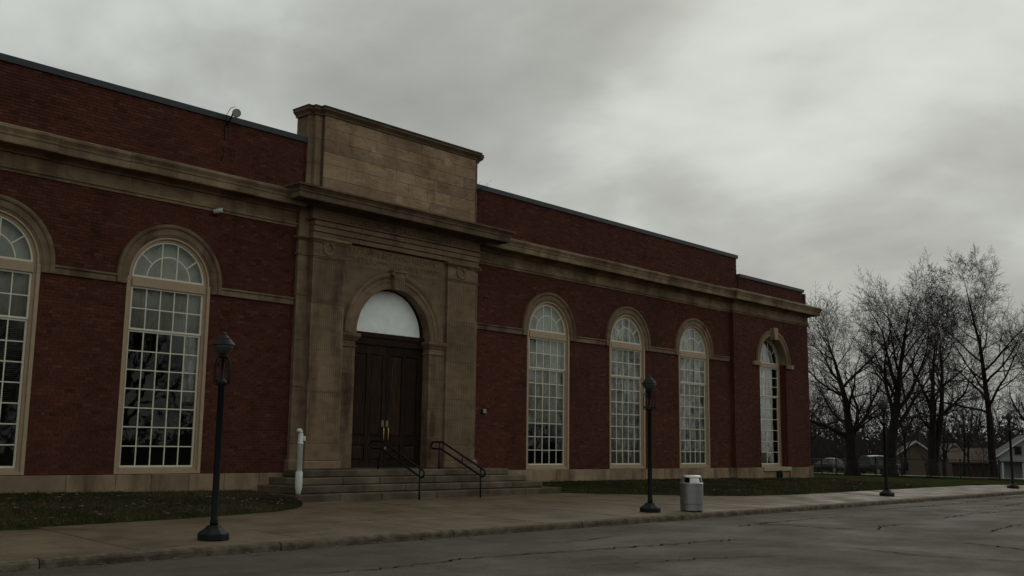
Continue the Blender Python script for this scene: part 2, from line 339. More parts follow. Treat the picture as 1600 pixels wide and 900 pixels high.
# road
road = sheet([-200, -60, -20] + frange(-10, 60, 140) + frange(65, 140, 10) + [250, 600], frange(-21.4, -8.36, 40),
             lambda x, y: fall(x) - .13 + .012 * vnoise(x * .5, y * .8, 1) + .05 * (1 - ((y + 14.9) / 6.5) ** 2) * 0.3).build('road', 'asphalt', kind='structure', smooth=True)
def crack(pts, w, name='road_crack', seed=0):
    r = random.Random(seed); b = MB(); P = []
    for (a, c) in zip(pts, pts[1:]):
        n = max(2, int(math.hypot(c[0] - a[0], c[1] - a[1]) / .12))
        for i in range(n):
            t = i / n; P.append((a[0] + (c[0] - a[0]) * t + r.gauss(0, .03), a[1] + (c[1] - a[1]) * t + r.gauss(0, .04)))
    P.append(pts[-1]); vs = []
    for i, (x, y) in enumerate(P):
        q = P[min(i + 1, len(P) - 1)]; o = P[max(i - 1, 0)]; dx, dy = q[0] - o[0], q[1] - o[1]; l = math.hypot(dx, dy) or 1
        e = min(1, i / 4, (len(P) - 1 - i) / 4) * w * .62 * r.uniform(.1, 1.35) + .003
        for sg in (-1, 1):
            X, Y = x - dy / l * e * sg, y + dx / l * e * sg
            vs.append((X, Y, fall(X) - .13 + .012 * vnoise(X * .5, Y * .8, 1) + .05 * (1 - ((Y + 14.9) / 6.5) ** 2) * .3 + .012))
    b.add(vs, [(2 * i, 2 * i + 1, 2 * i + 3, 2 * i + 2) for i in range(len(P) - 1)])
    return b.build(name, 'tar', road)
CR = [([(8.6, -11.3), (9.85, -11.49), (12.06, -11.37), (13.94, -11.64), (16.2, -12.04), (18.3, -12.25)], .035),
      ([(20.9, -10.35), (21.67, -10.47), (22.8, -10.34), (25.64, -10.24), (27.4, -10.55)], .045),
      ([(21.7, -10.5), (22.42, -10.75), (22.35, -12.18), (22.76, -13.18), (23.0, -13.9)], .04), ([(22.7, -13.1), (23.9, -12.6), (25.0, -12.7)], .03),
      ([(18.1, -14.4), (17.76, -16.08), (18.08, -17.5), (18.0, -19)], .03), ([(20.9, -15.2), (20.7, -16.25), (20.3, -16.9), (20.2, -18.4)], .04),
      ([(12.3, -13.2), (13.5, -13.6), (14.8, -13.9), (16, -14.6)], .02), ([(28, -12.5), (31, -12.2), (35, -12.6), (41, -12.0)], .035),
      ([(24, -15), (27, -14.6), (30.5, -14.9)], .03), ([(31, -9.6), (36, -9.7), (44, -9.4), (55, -9.6)], .035), ([(10.5, -14.2), (11.4, -15.0), (12.0, -16)], .02),
      ([(14.6, -10.4), (15.6, -10.5), (17.2, -10.2)], .02), ([(33, -10.6), (36.5, -11.4), (40, -11.0)], .03), ([(36, -14.0), (40, -13.4), (47, -13.9)], .04)]
for i, (p, w) in enumerate(CR): crack(p, w, seed=i)
# wet litter along the gutter
rr = random.Random(3); b = MB()
for i in range(260):
    x = rr.uniform(6, 50); y = KY - .05 - abs(rr.gauss(0, .10)); s_ = rr.uniform(.012, .045); a = rr.uniform(0, PI)
    z = fall(x) - .13 + .012 * vnoise(x * .5, y * .8, 1) + .012
    b.add([(x + s_ * math.cos(a + k * PI / 2) * (1 if k % 2 else 1.6), y + s_ * math.sin(a + k * PI / 2) * .8, z + rr.uniform(0, .012)) for k in range(4)], [(0, 1, 2, 3)])
b.build('gutter_litter', 'dry_leaf', kind='stuff')['label'] = 'bits of dead leaf lying along the gutter'
# opposite side of the street
sheet([-200, -20, 20, 50, 62, 80, 140, 600], [-24.2, -21.58], lambda x, y: fall(x) + .0).build('far_pavement', 'concrete', kind='structure')
MB().prof_x([(-21.58, .002), (-21.4, .002), (-21.4, -.2), (-21.58, -.2)], -200, 52).build('far_kerb', 'kerb_stone', kind='structure')

# pavement slabs and kerb stones
pave = sheet([-30, 0, 30, 50, 62, 80, 140, 300], [-8.22, -4, -.02], lambda x, y: gz(x, y) - .025).build('pavement', 'soil', kind='structure')
def slab(x0, x1, y0, y1, i):
    g = .018; q = [(x0 + g, y0 + g), (x1 - g, y0 + g), (x1 - g, y1 - g), (x0 + g, y1 - g)]
    dz = rnd.uniform(-.004, .004)
    vs = [(x, y, gz(x, y) - .12) for x, y in q] + [(x, y, gz(x, y) + dz) for x, y in q]
    return MB().add(vs, [(4, 5, 6, 7), (0, 1, 5, 4), (1, 2, 6, 5), (2, 3, 7, 6), (3, 0, 4, 7)]).build('slab', 'concrete', pave, bevel=.006)
x = 7.92 - 3.07 * 6; i = 0
while x < 75:
    rows = [-8.19, -4.75] if not (7 < x < 31) else [-8.19, -6.3, -4.3, -2.1, -.1]
    if 30 < x: rows = [-8.19, -5.15]
    for a, c in zip(rows, rows[1:]): slab(x, x + 3.07, a, c, i)
    x += 3.07
x = 6.36 - 3.94 * 5
kerb = None
while x < 130:
    n = 6; g = .012; b = MB(); pr = []
    L_ = 3.94
    for k in range(n + 1):
        X = x + g + (L_ - 2 * g) * k / n; f = fall(X); j = rnd.uniform(-.012, .012)
        pr.append([(X, -8.20, f - .15), (X, -8.20, f + .004), (X, -8.30, f + .006 + j * .4), (X, -8.355 + j, f - .012), (X, -8.375 + j, f - .05), (X, -8.38 + j, f - .19)])
    k6 = 6; vs = [p for r in pr for p in r]
    b.add(vs, [(i * k6 + j, (i + 1) * k6 + j, (i + 1) * k6 + j + 1, i * k6 + j + 1) for i in range(n) for j in range(k6 - 1)] + [tuple(range(6)), tuple(range(n * 6, n * 6 + 6))[::-1]])
    if kerb is None: kerb = MB().prof_x([(-8.22, -.03), (-8.34, -.03), (-8.34, -.25), (-8.22, -.25)], -30, 51).build('kerb', 'soil', kind='structure')
    b.build('kerb_stone', 'kerb_stone', kerb); x += L_

# lawns
LF = [(-30, -4.75), (7.27, -4.64), (9.0, -4.46), (11.08, -4.24), (13.37, -3.74), (14.3, -3.25), (14.91, -2.63), (15.12, -2.15), (15.17, -1.9)]
RF = [(25.22, -1.85), (26.2, -2.5), (27.3, -3.34), (29, -4.4), (30.9, -5.2), (33, -5.42), (36.4, -5.45), (45.4, -5.35), (63, -5.25), (200, -5.25)]
WZL = [(-30, .47), (9, .47), (13.5, .425), (15.2, .40)]
WZR = [(25, .45), (28, .445), (35.4, .43), (41, .385), (46, .33), (60, .27)]
def lawn_z(x, y):
    if x < 20: f, wz = interp(LF, x), interp(WZL, x)
    else: f, wz = interp(RF, x), interp(WZR, x)
    z0 = gz(x, f) + .03; t = max(0, min(1, (y - f) / max(.3, -f)))
    e = min(1, (y - f) / .15)
    return z0 + (wz - z0) * t + .03 * e + .03 * vnoise(x * 1.3, y * 1.3, 5) * min(1, (y - f) / .4) + (fall(x) if x > 45 and t >= 1 else 0)
def lawn(name, X, tab, yb):
    n = 18
    ysf = [(lambda x, t=t: interp(tab, x) + (yb - interp(tab, x)) * t) for t in [0, .012] + [k / n for k in range(1, n + 1)]]
    b = MB(); ny = len(ysf)
    vs = [(x, ysf[j](x), (lawn_z(x, ysf[j](x)) if j else gz(x, ysf[j](x)) - .02)) for x in X for j in range(ny)]
    b.add(vs, [(i * ny + j, (i + 1) * ny + j, (i + 1) * ny + j + 1, i * ny + j + 1) for i in range(len(X) - 1) for j in range(ny - 1)])
    return b.build(name, 'turf', kind='structure', smooth=True)
lawn('lawn', [-30, -15, -6, -2] + frange(0, 15.17, 70), LF, -.03)
lawn('lawn', frange(25.22, 45.4, 90), RF, -.03)
sheet(frange(45.4, 130, 70), [lambda x: interp(RF, x), lambda x: interp(RF, x) + .1, -4.5, -3, -1, 1, 3, 6, 10, 14, 19, 25, 32, 40, 55],
      lambda x, y: gz(x, y) + .03 + .05 * vnoise(x * .4, y * .4, 8)).build('lawn', 'turf', kind='structure', smooth=True)
def blades(name, label, n, X0, X1, tab, yb, sd, h0=.03, h1=.075):
    r = np.random.RandomState(sd); V = np.zeros((n * 3, 3)); T = np.zeros(n)
    x = r.uniform(X0, X1, n)
    for i in range(n):
        xx = x[i]; f = interp(tab, xx); yy = f + .02 + (yb - f) * r.rand() ** 1.2; z = lawn_z(xx, yy) - .01
        a = r.uniform(0, 2 * PI); w = r.uniform(.004, .010); h = r.uniform(h0, h1); lx, ly = r.normal(0, .03, 2)
        V[3 * i] = (xx - w * math.cos(a), yy - w * math.sin(a), z); V[3 * i + 1] = (xx + w * math.cos(a), yy + w * math.sin(a), z); V[3 * i + 2] = (xx + lx, yy + ly, z + h)
        T[i] = min(1, max(0, .42 + .7 * vnoise(xx * .9, yy * .9, 9) + .35 * vnoise(xx * 3.1, yy * 3.1, 4) + r.normal(0, .17)))
    me = bpy.data.meshes.new(name); me.from_pydata(V.tolist(), [], [(3 * i, 3 * i + 1, 3 * i + 2) for i in range(n)])
    me.attributes.new('tone', 'FLOAT', 'FACE').data.foreach_set('value', T); me.materials.append(MATS['grass_blade'])
    o = link(name, me, None, 'stuff'); o['label'] = label; return o
blades('grass', 'short dull winter grass on the lawn left of the steps', 42000, 5.5, 15.15, LF, -.1, 11)
blades('grass', 'short dull winter grass on the lawn right of the steps', 42000, 25.3, 46, RF, -.1, 12, .04, .09)
b = MB()
for i in range(300):
    if rr.random() < .5: x = rr.uniform(7, 15); tab = LF
    else: x = rr.uniform(25.5, 45); tab = RF
    f = interp(tab, x); y = f + rr.random() * (-.2 - f); s_ = rr.uniform(.02, .055); a = rr.uniform(0, PI); z = lawn_z(x, y) + .06
    b.add([(x + s_ * math.cos(a + k * PI / 2) * (1.5 if k % 2 else 1), y + s_ * math.sin(a + k * PI / 2), z + rr.uniform(-.01, .015)) for k in range(4)], [(0, 1, 2, 3)])
b.build('fallen_leaves', 'dry_leaf', kind='stuff')['label'] = 'scattered brown leaves lying in the grass'

# ------------------------------------------------------------------ the building
B = thing('brick_building', 'long one-storey red brick building with arched windows and carved stone entrance', 'building')
XC = 19.58
WIN = [4.18, 8.40, 12.615, 26.725, 31.22, 35.714]       # arched windows of the wings
WH, WZ0, WSP = 1.10, .874, 5.48
PAV0, PAV1, PAVY = 38.55, 45.25, -.18
P5, P5H, P5SP = 41.865, 1.185, 5.45
XL_END = -9.0
ZT = 9.84
# brick regions: x0,x1,z0,z1,yface,openings(xc,half,z0,spring,radius)
OPW = [(w, WH, WZ0, WSP, 1.22) for w in WIN]
REG = [(XL_END, 16.24, .874, 7.42, 0.0, OPW[:3]), (XL_END, 16.5, 8.40, ZT, 0.0, []),
       (23.08, PAV0, .874, 7.42, 0.0, OPW[3:]), (22.6, 39.2, 8.40, ZT, 0.0, []),
       (PAV0, PAV1, .874, 7.50, PAVY, [(P5, P5H, WZ0, P5SP, 1.30)]), (39.2, 45.05, 8.40, 9.03, -.10, [])]
CH, BL, J = .0752, .2045, .0095
def clip(x0, x1, z, ops):
    segs = [(x0, x1)]
    for xc, h, z0, sp, R in ops:
        if z < z0: continue
        if z <= sp: hw = h
        elif z < sp + R: hw = math.sqrt(R * R - (z - sp) ** 2)
        else: continue
        ns = []
        for a, c in segs:
            if c <= xc - hw or a >= xc + hw: ns.append((a, c)); continue
            if a < xc - hw: ns.append((a, xc - hw))
            if c > xc + hw: ns.append((xc + hw, c))
        segs = ns
    return [(a, c) for a, c in segs if c - a > .03]
bricks = []                      # x0,x1,z0,z1,yf,tone
br = random.Random(21)
for (X0, X1, Z0, Z1, YF, ops) in REG:
    row = 0; z = Z0
    while z < Z1 - .02:
        z1 = min(z + CH - J, Z1); x = X0 - (BL + J) * (.5 if row % 2 else 0.0) - (.05 if row % 6 == 5 else 0)
        hdr = row % 6 == 5
        while x < X1:
            bl = BL if not hdr else .098
            for a, c in clip(max(x, X0), min(x + bl, X1), (z + z1) / 2, ops):
                bricks.append((a, c, z, z1, YF + br.uniform(-.0025, .0025), (br.betavariate(5, 5.5) if br.random() > .07 else br.random())))
            x += bl + J
        z += CH; row += 1
def inview(q):
    u, v = pix(((q[0] + q[1]) / 2, q[4], (q[2] + q[3]) / 2)); return 6 < u < 1594 and 6 < v < 894
full = [(depth_of(((q[0] + q[1]) / 2, q[4], (q[2] + q[3]) / 2)), i) for i, q in enumerate(bricks) if q[0] < 14 and q[1] - q[0] > .19 and inview(q)]
full.sort(); near = set(i for _, i in full[:300])
# 300 nearest bricks are objects of their own
BD = .05
variants = []
for k in range(14):
    t = (k + .5) / 14
    me = MB().box(-BL / 2, BL / 2, 0, BD, 0, CH - J).mesh('brick'); me.materials.append(MATS['brick'])
    me.attributes.new('tone', 'FLOAT', 'FACE').data.foreach_set('value', [t] * len(me.polygons)); variants.append(me)
for i in sorted(near):
    q = bricks[i]; o = link('brick', variants[min(13, int(q[5] * 14))], B)
    o.location = ((q[0] + q[1]) / 2, q[4], q[2]); o.scale = ((q[1] - q[0]) / BL, 1, (q[3] - q[2]) / (CH - J))
rest = np.array([q for i, q in enumerate(bricks) if i not in near])
n = len(rest); V = np.zeros((n, 8, 3))
for k, (xi, yo, zi) in enumerate([(0, 0, 2), (1, 0, 2), (1, BD, 2), (0, BD, 2), (0, 0, 3), (1, 0, 3), (1, BD, 3), (0, BD, 3)]):
    V[:, k, 0] = rest[:, xi]; V[:, k, 1] = rest[:, 4] + yo; V[:, k, 2] = rest[:, zi]
fq = np.array([(4, 5, 6, 7), (0, 1, 5, 4), (1, 2, 6, 5), (3, 0, 4, 7), (0, 3, 2, 1)])
Fa = (np.arange(n)[:, None, None] * 8 + fq[None]).reshape(-1, 4)
me = bpy.data.meshes.new('brick_courses'); me.vertices.add(n * 8); me.vertices.foreach_set('co', V.reshape(-1))
me.loops.add(Fa.size); me.loops.foreach_set('vertex_index', Fa.reshape(-1)); me.polygons.add(len(Fa))
me.polygons.foreach_set('loop_start', np.arange(0, Fa.size, 4)); me.polygons.foreach_set('loop_total', np.full(len(Fa), 4))
me.update(calc_edges=True); me.attributes.new('tone', 'FLOAT', 'FACE').data.foreach_set('value', np.repeat(rest[:, 5], 5)); me.materials.append(MATS['brick'])
me.polygons.foreach_set('use_smooth', [False] * len(me.polygons)); me.update()
link('brick_courses', me, B, 'stuff')
# mortar backing with the openings cut out
mb = MB()
for (X0, X1, Z0, Z1, YF, ops) in REG:
    y = YF + .012; x = X0
    def quad(a, c, z0, z1): mb.add([(a, y, z0), (c, y, z0), (c, y, z1), (a, y, z1)], [(0, 1, 2, 3)])
    for xc, h, z0, sp, R in ops:
        R -= .03
        quad(x, xc - h - .2, Z0, Z1); quad(xc - h - .2, xc - h + .02, Z0, sp); quad(xc + h - .02, xc + h + .2, Z0, sp)
        for k in range(24):
            a0, a1 = PI - PI * k / 24, PI - PI * (k + 1) / 24
            p0, p1 = (xc + R * math.cos(a0), sp + R * math.sin(a0)), (xc + R * math.cos(a1), sp + R * math.sin(a1))
            mb.add([(p0[0], y, p0[1]), (p1[0], y, p1[1]), (p1[0], y, Z1), (p0[0], y, Z1)], [(0, 1, 2, 3)])
        quad(xc - h - .2, xc - R, sp, Z1); quad(xc + R, xc + h + .2, sp, Z1)
        x = xc + h + .2
    quad(x, X1, Z0, Z1)
mb.build('mortar', 'mortar', B)
# structure behind the face: roof, side and back walls, rooms
MB().box(XL_END, PAV1 - .12, .14, 20, 8.62, 8.75).build('roof_slab', 'dark_plaster', B)
mb = MB(); mb.box(XL_END, PAV1 - .02, 19.8, 20, .1, 8.6); mb.box(XL_END - .02, XL_END, .0, 20, .1, 9.84)
mb.box(PAV1 - .16, PAV1 - .02, PAVY + .02, 19.8, .1, 8.96); mb.build('rear_wall', 'brick_far', B)
mb = MB(); mb.box(XL_END + .05, PAV1 - .2, .3, 19.7, .60, .72); mb.box(XL_END + .05, PAV1 - .2, 7.5, 7.6, .72, 8.6)
mb.box(16.0, 16.2, .3, 7.4, .72, 8.6); mb.box(23.3, 23.5, .3, 7.4, .72, 8.6); mb.box(38.5, 38.7, .3, 7.4, .72, 8.6); mb.build('room_walls', 'plaster', B)
# parapet back + copings in lengths
MB().box(XL_END, 39.19, .06, .30, 8.4, 9.838).build('parapet_core', 'brick_far', B)
MB().box(39.2, 45.04, -.04, .2, 8.4, 9.028).build('parapet_core', 'brick_far', B)
def lengths(a, c, L_):
    n = max(1, round((c - a) / L_)); return [(a + (c - a) * k / n, a + (c - a) * (k + 1) / n) for k in range(n)]
for a, c in lengths(XL_END, 16.42, 3.0) + lengths(22.72, 39.28, 3.0):
    MB().prof_x([(-.05, 9.83), (-.055, 9.98), (.34, 9.96), (.34, 9.83)], a + .002, c - .002).build('coping', 'coping_metal', B)
for a, c in lengths(39.21, 45.12, 3.0):
    MB().prof_x([(-.15, 9.02), (-.155, 9.155), (.24, 9.14), (.24, 9.02)], a + .002, c - .002).build('coping', 'coping_metal', B)
# plinth
def plinth(a, c, yf, zb=.05):
    x = a
    while x < c - .05:
        w = min(rnd.uniform(.75, 1.5), c - x)
        if c - x - w < .4: w = c - x
        MB().box(x + .004, x + w - .004, yf - .06 - rnd.uniform(0, .006), yf + .25, zb, .866 + rnd.uniform(-.008, .004)).build('plinth_stone', 'plinth_stone', B, bevel=.012)
        x += w
plinth(XL_END, 16.2, 0); plinth(23.12, PAV0, 0)
plinth(PAV0, 40.75, PAVY); plinth(43.1, 44.95, PAVY)
MB().box(44.955, 45.30, PAVY - .09, PAVY + .3, .05, .90).build('plinth_stone', 'plinth_stone', B, bevel=.02)
MB().box(40.76, 43.09, PAVY - .02, .1, .05, .70).build('plinth_stone', 'plinth_stone', B, bevel=.01)
MB().box(40.70, 43.16, PAVY - .10, .14, .705, .885).build('window_sill', 'frame_paint', B, bevel=.01)
# wing entablature
CORN = [(0.0, 7.82), (.05, 7.82), (.06, 7.86), (.11, 7.93), (.45, 7.925), (.46, 7.905), (.49, 7.905), (.50, 7.93), (.50, 8.06), (.52, 8.08), (.53, 8.13), (.57, 8.19), (.585, 8.21), (.585, 8.265), (0.0, 8.45)]
def entab(a, c, yf, lft=False, rgt=False):
    for p, q in lengths(a, c, 1.55):
        pr = [(yf - .03, 7.52), (yf - .03, 7.815), (yf + .19, 7.815), (yf + .19, 7.52)]
        MB().prof_x(pr, p + .003, q - .003).build('frieze_stone', 'cornice_stone', B, bevel=.004)
    for p, q in lengths(a, c, 2.2):
        MB().prof_x([(yf + .1, 7.40), (yf - .035, 7.40), (yf - .045, 7.44), (yf - .05, 7.46), (yf - .085, 7.47), (yf - .09, 7.515), (yf + .1, 7.515)], p + .003, q - .003).build('architrave_stone', 'cornice_stone', B)
    for p, q in lengths(a, c, 1.7):
        dz = rnd.uniform(-.006, .006)
        MB().prof_x([(yf - .03 - pp * (.94 + .02 * (dz > 0)), zz + dz) for pp, zz in CORN] + [(yf + .2, 8.45 + dz), (yf + .2, 7.82 + dz)], p + .003, q - .003).build('cornice_stone', 'cornice_stone', B)
entab(XL_END, 16.2, 0); entab(23.1, PAV0 - .02, 0)
# pavilion entablature wraps its corners
MB().wrap([(0, 7.40), (.03, 7.40), (.045, 7.46), (.08, 7.47), (.085, 7.515), (.03, 7.52), (.03, 7.815), (0, 7.818)], PAV0, PAV1, PAVY, 6).build('frieze_stone', 'cornice_stone', B)
MB().wrap([(p * .86 + .03, z) for p, z in CORN], PAV0, PAV1, PAVY, 6).build('cornice_stone', 'cornice_stone', B)
# string course at the springing of the arches
def string(a, c, yf=0.0):
    for p, q in lengths(a, c, 1.3):
        MB().prof_x([(yf + .1, 5.29), (yf - .05, 5.29), (yf - .05, 5.425), (yf - .085, 5.44), (yf - .085, 5.48), (yf + .1, 5.485)], p + .002, q - .002).build('string_course', 'stone', B, bevel=.004)
e = [XL_END] + [v for w in WIN[:3] for v in (w - 1.375, w + 1.375)] + [16.22]
for a, c in zip(e[0::2], e[1::2]): string(a, c)
e = [23.12] + [v for w in WIN[3:] for v in (w - 1.375, w + 1.375)] + [PAV0 - .15]
for a, c in zip(e[0::2], e[1::2]): string(a, c)

# ------------------------------------------------------------------ windows
PANE_CACHE = {}
def pane(prof_key, prof, loc, parent):
    if prof_key not in PANE_CACHE:
        me = MB().plate(prof, -.002, .002).mesh('pane'); me.materials.append(MATS['glass']); PANE_CACHE[prof_key] = me
    o = link('pane', PANE_CACHE[prof_key], parent); o.location = loc
    o.rotation_euler = (math.radians(rnd.gauss(0, .35)), 0, math.radians(rnd.gauss(0, .35))); return o
def bars(b, x0, x1, z0, z1, nx, nz, y0, y1, edge=.045, bar=.026):
    b.box(x0, x0 + edge, y0, y1, z0, z1); b.box(x1 - edge, x1, y0, y1, z0, z1)
    b.box(x0 + edge, x1 - edge, y0, y1, z0, z0 + edge); b.box(x0 + edge, x1 - edge, y0, y1, z1 - edge, z1)
    ix0, ix1, iz0, iz1 = x0 + edge, x1 - edge, z0 + edge, z1 - edge; out = []
    for k in range(1, nx):
        x = ix0 + (ix1 - ix0) * k / nx; b.box(x - bar / 2, x + bar / 2, y0 + .006, y1 - .006, iz0, iz1)
    for k in range(1, nz):
        z = iz0 + (iz1 - iz0) * k / nz
        for q in range(nx):
            a = ix0 + (ix1 - ix0) * q / nx + (bar / 2 if q else 0); c = ix0 + (ix1 - ix0) * (q + 1) / nx - (bar / 2 if q < nx - 1 else 0)
            b.box(a, c, y0 + .008, y1 - .008, z - bar / 2, z + bar / 2)
    w, h = (ix1 - ix0) / nx, (iz1 - iz0) / nz
    return [((ix0 + w * (q + .5), (y0 + y1) / 2, iz0 + h * (k + .5)), w, h) for q in range(nx) for k in range(nz)]
def fan(b, cx, cz, R, y0, y1, edge=.045, bar=.026, inner=.60, parent=None, root=None):
    b.ring(cx, cz, [(R - edge, y0), (R, y0), (R, y1), (R - edge, y1)]); b.box(cx - R + .002, cx + R - .002, y0 + .002, y1 - .002, cz - .002, cz + edge)
    ri = R * inner; b.ring(cx, cz, [(ri - bar / 2, y0 + .006), (ri + bar / 2, y0 + .006), (ri + bar / 2, y1 - .006), (ri - bar / 2, y1 - .006)])
    xx = R * .215
    for s_ in (-1, 1):
        top = math.sqrt((R - edge * .6) ** 2 - xx ** 2)
        b.box(cx + s_ * xx - bar / 2, cx + s_ * xx + bar / 2, y0 + .004, y1 - .004, cz + edge, cz + top)
        a = math.radians(90 - s_ * 52); d = (math.cos(a), math.sin(a)); nrm = (-d[1] * bar / 2, d[0] * bar / 2)
        p = [(cx + d[0] * ri, cz + d[1] * ri), (cx + d[0] * (R - .01), cz + d[1] * (R - .01))]
        b.plate([(p[0][0] - nrm[0], p[0][1] - nrm[1]), (p[1][0] - nrm[0], p[1][1] - nrm[1]), (p[1][0] + nrm[0], p[1][1] + nrm[1]), (p[0][0] + nrm[0], p[0][1] + nrm[1])], y0 + .005, y1 - .005)
    ym = (y0 + y1) / 2; ai = math.acos(xx / ri); ao = math.acos(xx / R); am = math.radians(38)
    def arcpts(r, a0, a1, n=8): return [(r * math.cos(a0 + (a1 - a0) * k / n), r * math.sin(a0 + (a1 - a0) * k / n)) for k in range(n + 1)]
    sh = {}
    sh['ic'] = [(-xx, 0), (xx, 0)] + arcpts(ri, ai, PI - ai)
    sh['ir'] = [(xx, 0), (ri, 0)] + arcpts(ri, 0, ai)[1:]
    sh['oc'] = arcpts(R, ao, PI - ao) + arcpts(ri, PI - ai, ai)
    sh['o1'] = arcpts(R, 0, am) + arcpts(ri, am, 0)
    sh['o2'] = arcpts(R, am, ao) + arcpts(ri, ai, am)
    for k in ('ir', 'o1', 'o2'): sh[k + 'm'] = [(-x, z) for x, z in sh[k]][::-1]
    for k, p in sh.items(): pane((k, round(R, 3)), p, (cx, ym, cz + .001), root)
def make_window(xc):
    # beige painted frame
    f = MB()
    for s_ in (-1, 1):
        a, c = sorted((xc + s_ * WH, xc + s_ * 1.02)); f.box(a, c, -.02, .2, .874, WSP)
        a, c = sorted((xc + s_ * 1.019, xc + s_ * .955)); f.box(a, c, .035, .2, .946, WSP)
    f.box(xc - 1.018, xc + 1.018, -.012, .2, .876, .945); f.box(xc - .954, xc + .954, .03, .2, .946, 1.02)
    f.ring(xc, WSP, [(1.02, -.02), (1.07, -.02), (1.07, .2), (1.02, .2)]); f.ring(xc, WSP, [(.955, .035), (1.019, .035), (1.019, .2), (.955, .2)])
    f.box(xc - .953, xc + .953, .0, .2, 5.265, 5.44); f.box(xc - .953, xc + .953, .03, .2, 5.441, 5.49)
    r = f.build('window', 'frame_paint', B)
    b = MB(); lower = bars(b, xc - .952, xc + .952, 1.021, 4.225, 5, 7, .085, .12); sl = b.build('lower_sash', 'sash_paint', r)
    b = MB(); upper = bars(b, xc - .952, xc + .952, 4.226, 5.264, 5, 2, .055, .09); su = b.build('upper_sash', 'sash_paint', r)
    for lst in (lower, upper):
        for loc, w, h in lst: pane((round(w, 3), round(h, 3)), [(-w / 2, -h / 2), (w / 2, -h / 2), (w / 2, h / 2), (-w / 2, h / 2)], loc, r)
    b = MB(); fan(b, xc, 5.491, .953, .055, .09, root=r); b.build('fanlight_bars', 'sash_paint', r)
    a = MB(); prof = [(1.065, .1), (1.065, -.03), (1.11, -.04), (1.125, -.055), (1.27, -.055), (1.285, -.085), (1.32, -.10), (1.375, -.10), (1.375, .1)]
    a.ring(xc, WSP, prof, n=36)
    for s_ in (-1, 1):
        p = [(xc + s_ * r_, y) for r_, y in prof if r_ > 1.1]
        p = [(xc + s_ * 1.102, .1), (xc + s_ * 1.102, -.035)] + p
        a.prof_z(p, 5.29, WSP - .001)
    a.build('archivolt', 'stone', B, smooth=False)
for w in WIN: make_window(w)
# pavilion window, deep in its brick recess
def pav_window():
    xc = P5; y = .16; f = MB()
    f.box(xc - P5H + .002, xc - P5H + .11, y - .02, y + .12, .885, P5SP); f.box(xc + P5H - .11, xc + P5H - .002, y - .02, y + .12, .885, P5SP)
    f.box(xc - P5H + .111, xc + P5H - .111, y - .02, y + .12, .887, .99); f.box(xc - P5H + .111, xc + P5H - .111, y - .03, y + .12, 5.28, 5.44)
    f.ring(xc, P5SP, [(P5H - .11, y - .02), (P5H - .003, y - .02), (P5H - .003, y + .12), (P5H - .11, y + .12)])
    r = f.build('window', 'frame_paint', B); h_ = P5H - .112
    b = MB(); lo = bars(b, xc - h_, xc + h_, .991, 3.98, 4, 6, y + .04, y + .075); b.build('lower_sash', 'sash_paint', r)
    b = MB(); up = bars(b, xc - h_, xc + h_, 3.981, 5.279, 4, 3, y + .01, y + .045); b.build('upper_sash', 'sash_paint', r)
    for lst in (lo, up):
        for loc, w, h in lst: pane((round(w, 3), round(h, 3)), [(-w / 2, -h / 2), (w / 2, -h / 2), (w / 2, h / 2), (-w / 2, h / 2)], loc, r)
    b = MB(); fan(b, xc, P5SP + .01, h_, y + .01, y + .045, root=r); b.build('fanlight_bars', 'sash_paint', r)
    # brick reveals and stone arch soffit
    v = MB(); v.box(xc - P5H - .12, xc - P5H, PAVY + .012, .3, .89, P5SP); v.box(xc + P5H, xc + P5H + .12, PAVY + .012, .3, .89, P5SP)
    v.build('window_reveal', 'brick', B)
    a = MB(); Y = PAVY; a.ring(xc, P5SP, [(P5H, .3), (P5H, Y - .05), (1.25, Y - .07), (1.28, Y - .055), (1.36, Y - .06), (1.38, Y - .09), (1.47, Y - .10), (1.47, .05), (1.3, .3)], n=36)
    a.build('archivolt', 'plinth_stone', B)
    for s_ in (-1, 1):
        p, q = sorted((xc + s_ * P5H * 1.0, xc + s_ * 1.80))
        MB().prof_x([(Y + .1, 5.26), (Y - .085, 5.26), (Y - .10, 5.29), (Y - .105, 5.448), (Y + .1, 5.448)], p, q).build('impost_stone', 'plinth_stone', B, bevel=.008)
    MB().plate([(xc - .12, 6.50), (xc + .12, 6.50), (xc + .19, 7.0), (xc - .19, 7.0)], Y - .20, Y + .05).build('keystone', 'plinth_stone', B, bevel=.015)
pav_window()
def set_tone(o, t): o.data.attributes.new('tone', 'FLOAT', 'FACE').data.foreach_set('value', [t] * len(o.data.polygons))
for o in B.children:
    if o.name.startswith('window_reveal'): set_tone(o, .5)
set_tone(MB().box(PAV0 + .001, PAV0 + .06, PAVY + .006, .02, .874, 7.42).build('corner_return', 'brick', B), .5)
set_tone(MB().box(PAV1 - .019, PAV1 - .003, PAVY + .012, 19.9, .3, 7.42).build('side_wall', 'brick', B), .5)
set_tone(MB().box(45.02, 45.045, -.09, 5, 8.42, 9.01).build('side_wall', 'brick', B), .5)

# ------------------------------------------------------------------ stone entrance
YO, YM, YP = -.14, -.35, -.25          # outer pier, main pilaster, arch panel faces
XO0, XO1, XM0, XM1 = 16.22, 23.10, 16.56, 22.78
PL1, PR0 = 17.66, 21.60                # inner edges of the pilasters
OPH, SPZ, LZ = 1.40, 4.70, .95
core = MB()
core.box(XO0 + .02, PL1 + .1, -.10, .3, .9, 8.4); core.box(PR0 - .1, XO1 - .02, -.10, .3, .9, 8.4)
core.box(PL1 + .1, PR0 - .1, -.20, .3, 6.35, 8.4)
portal = core.build('entrance_portal', 'stone', B)
def stone(b, name='stone_block', mat='stone', bevel=.008): return b.build(name, mat, portal, bevel=bevel)
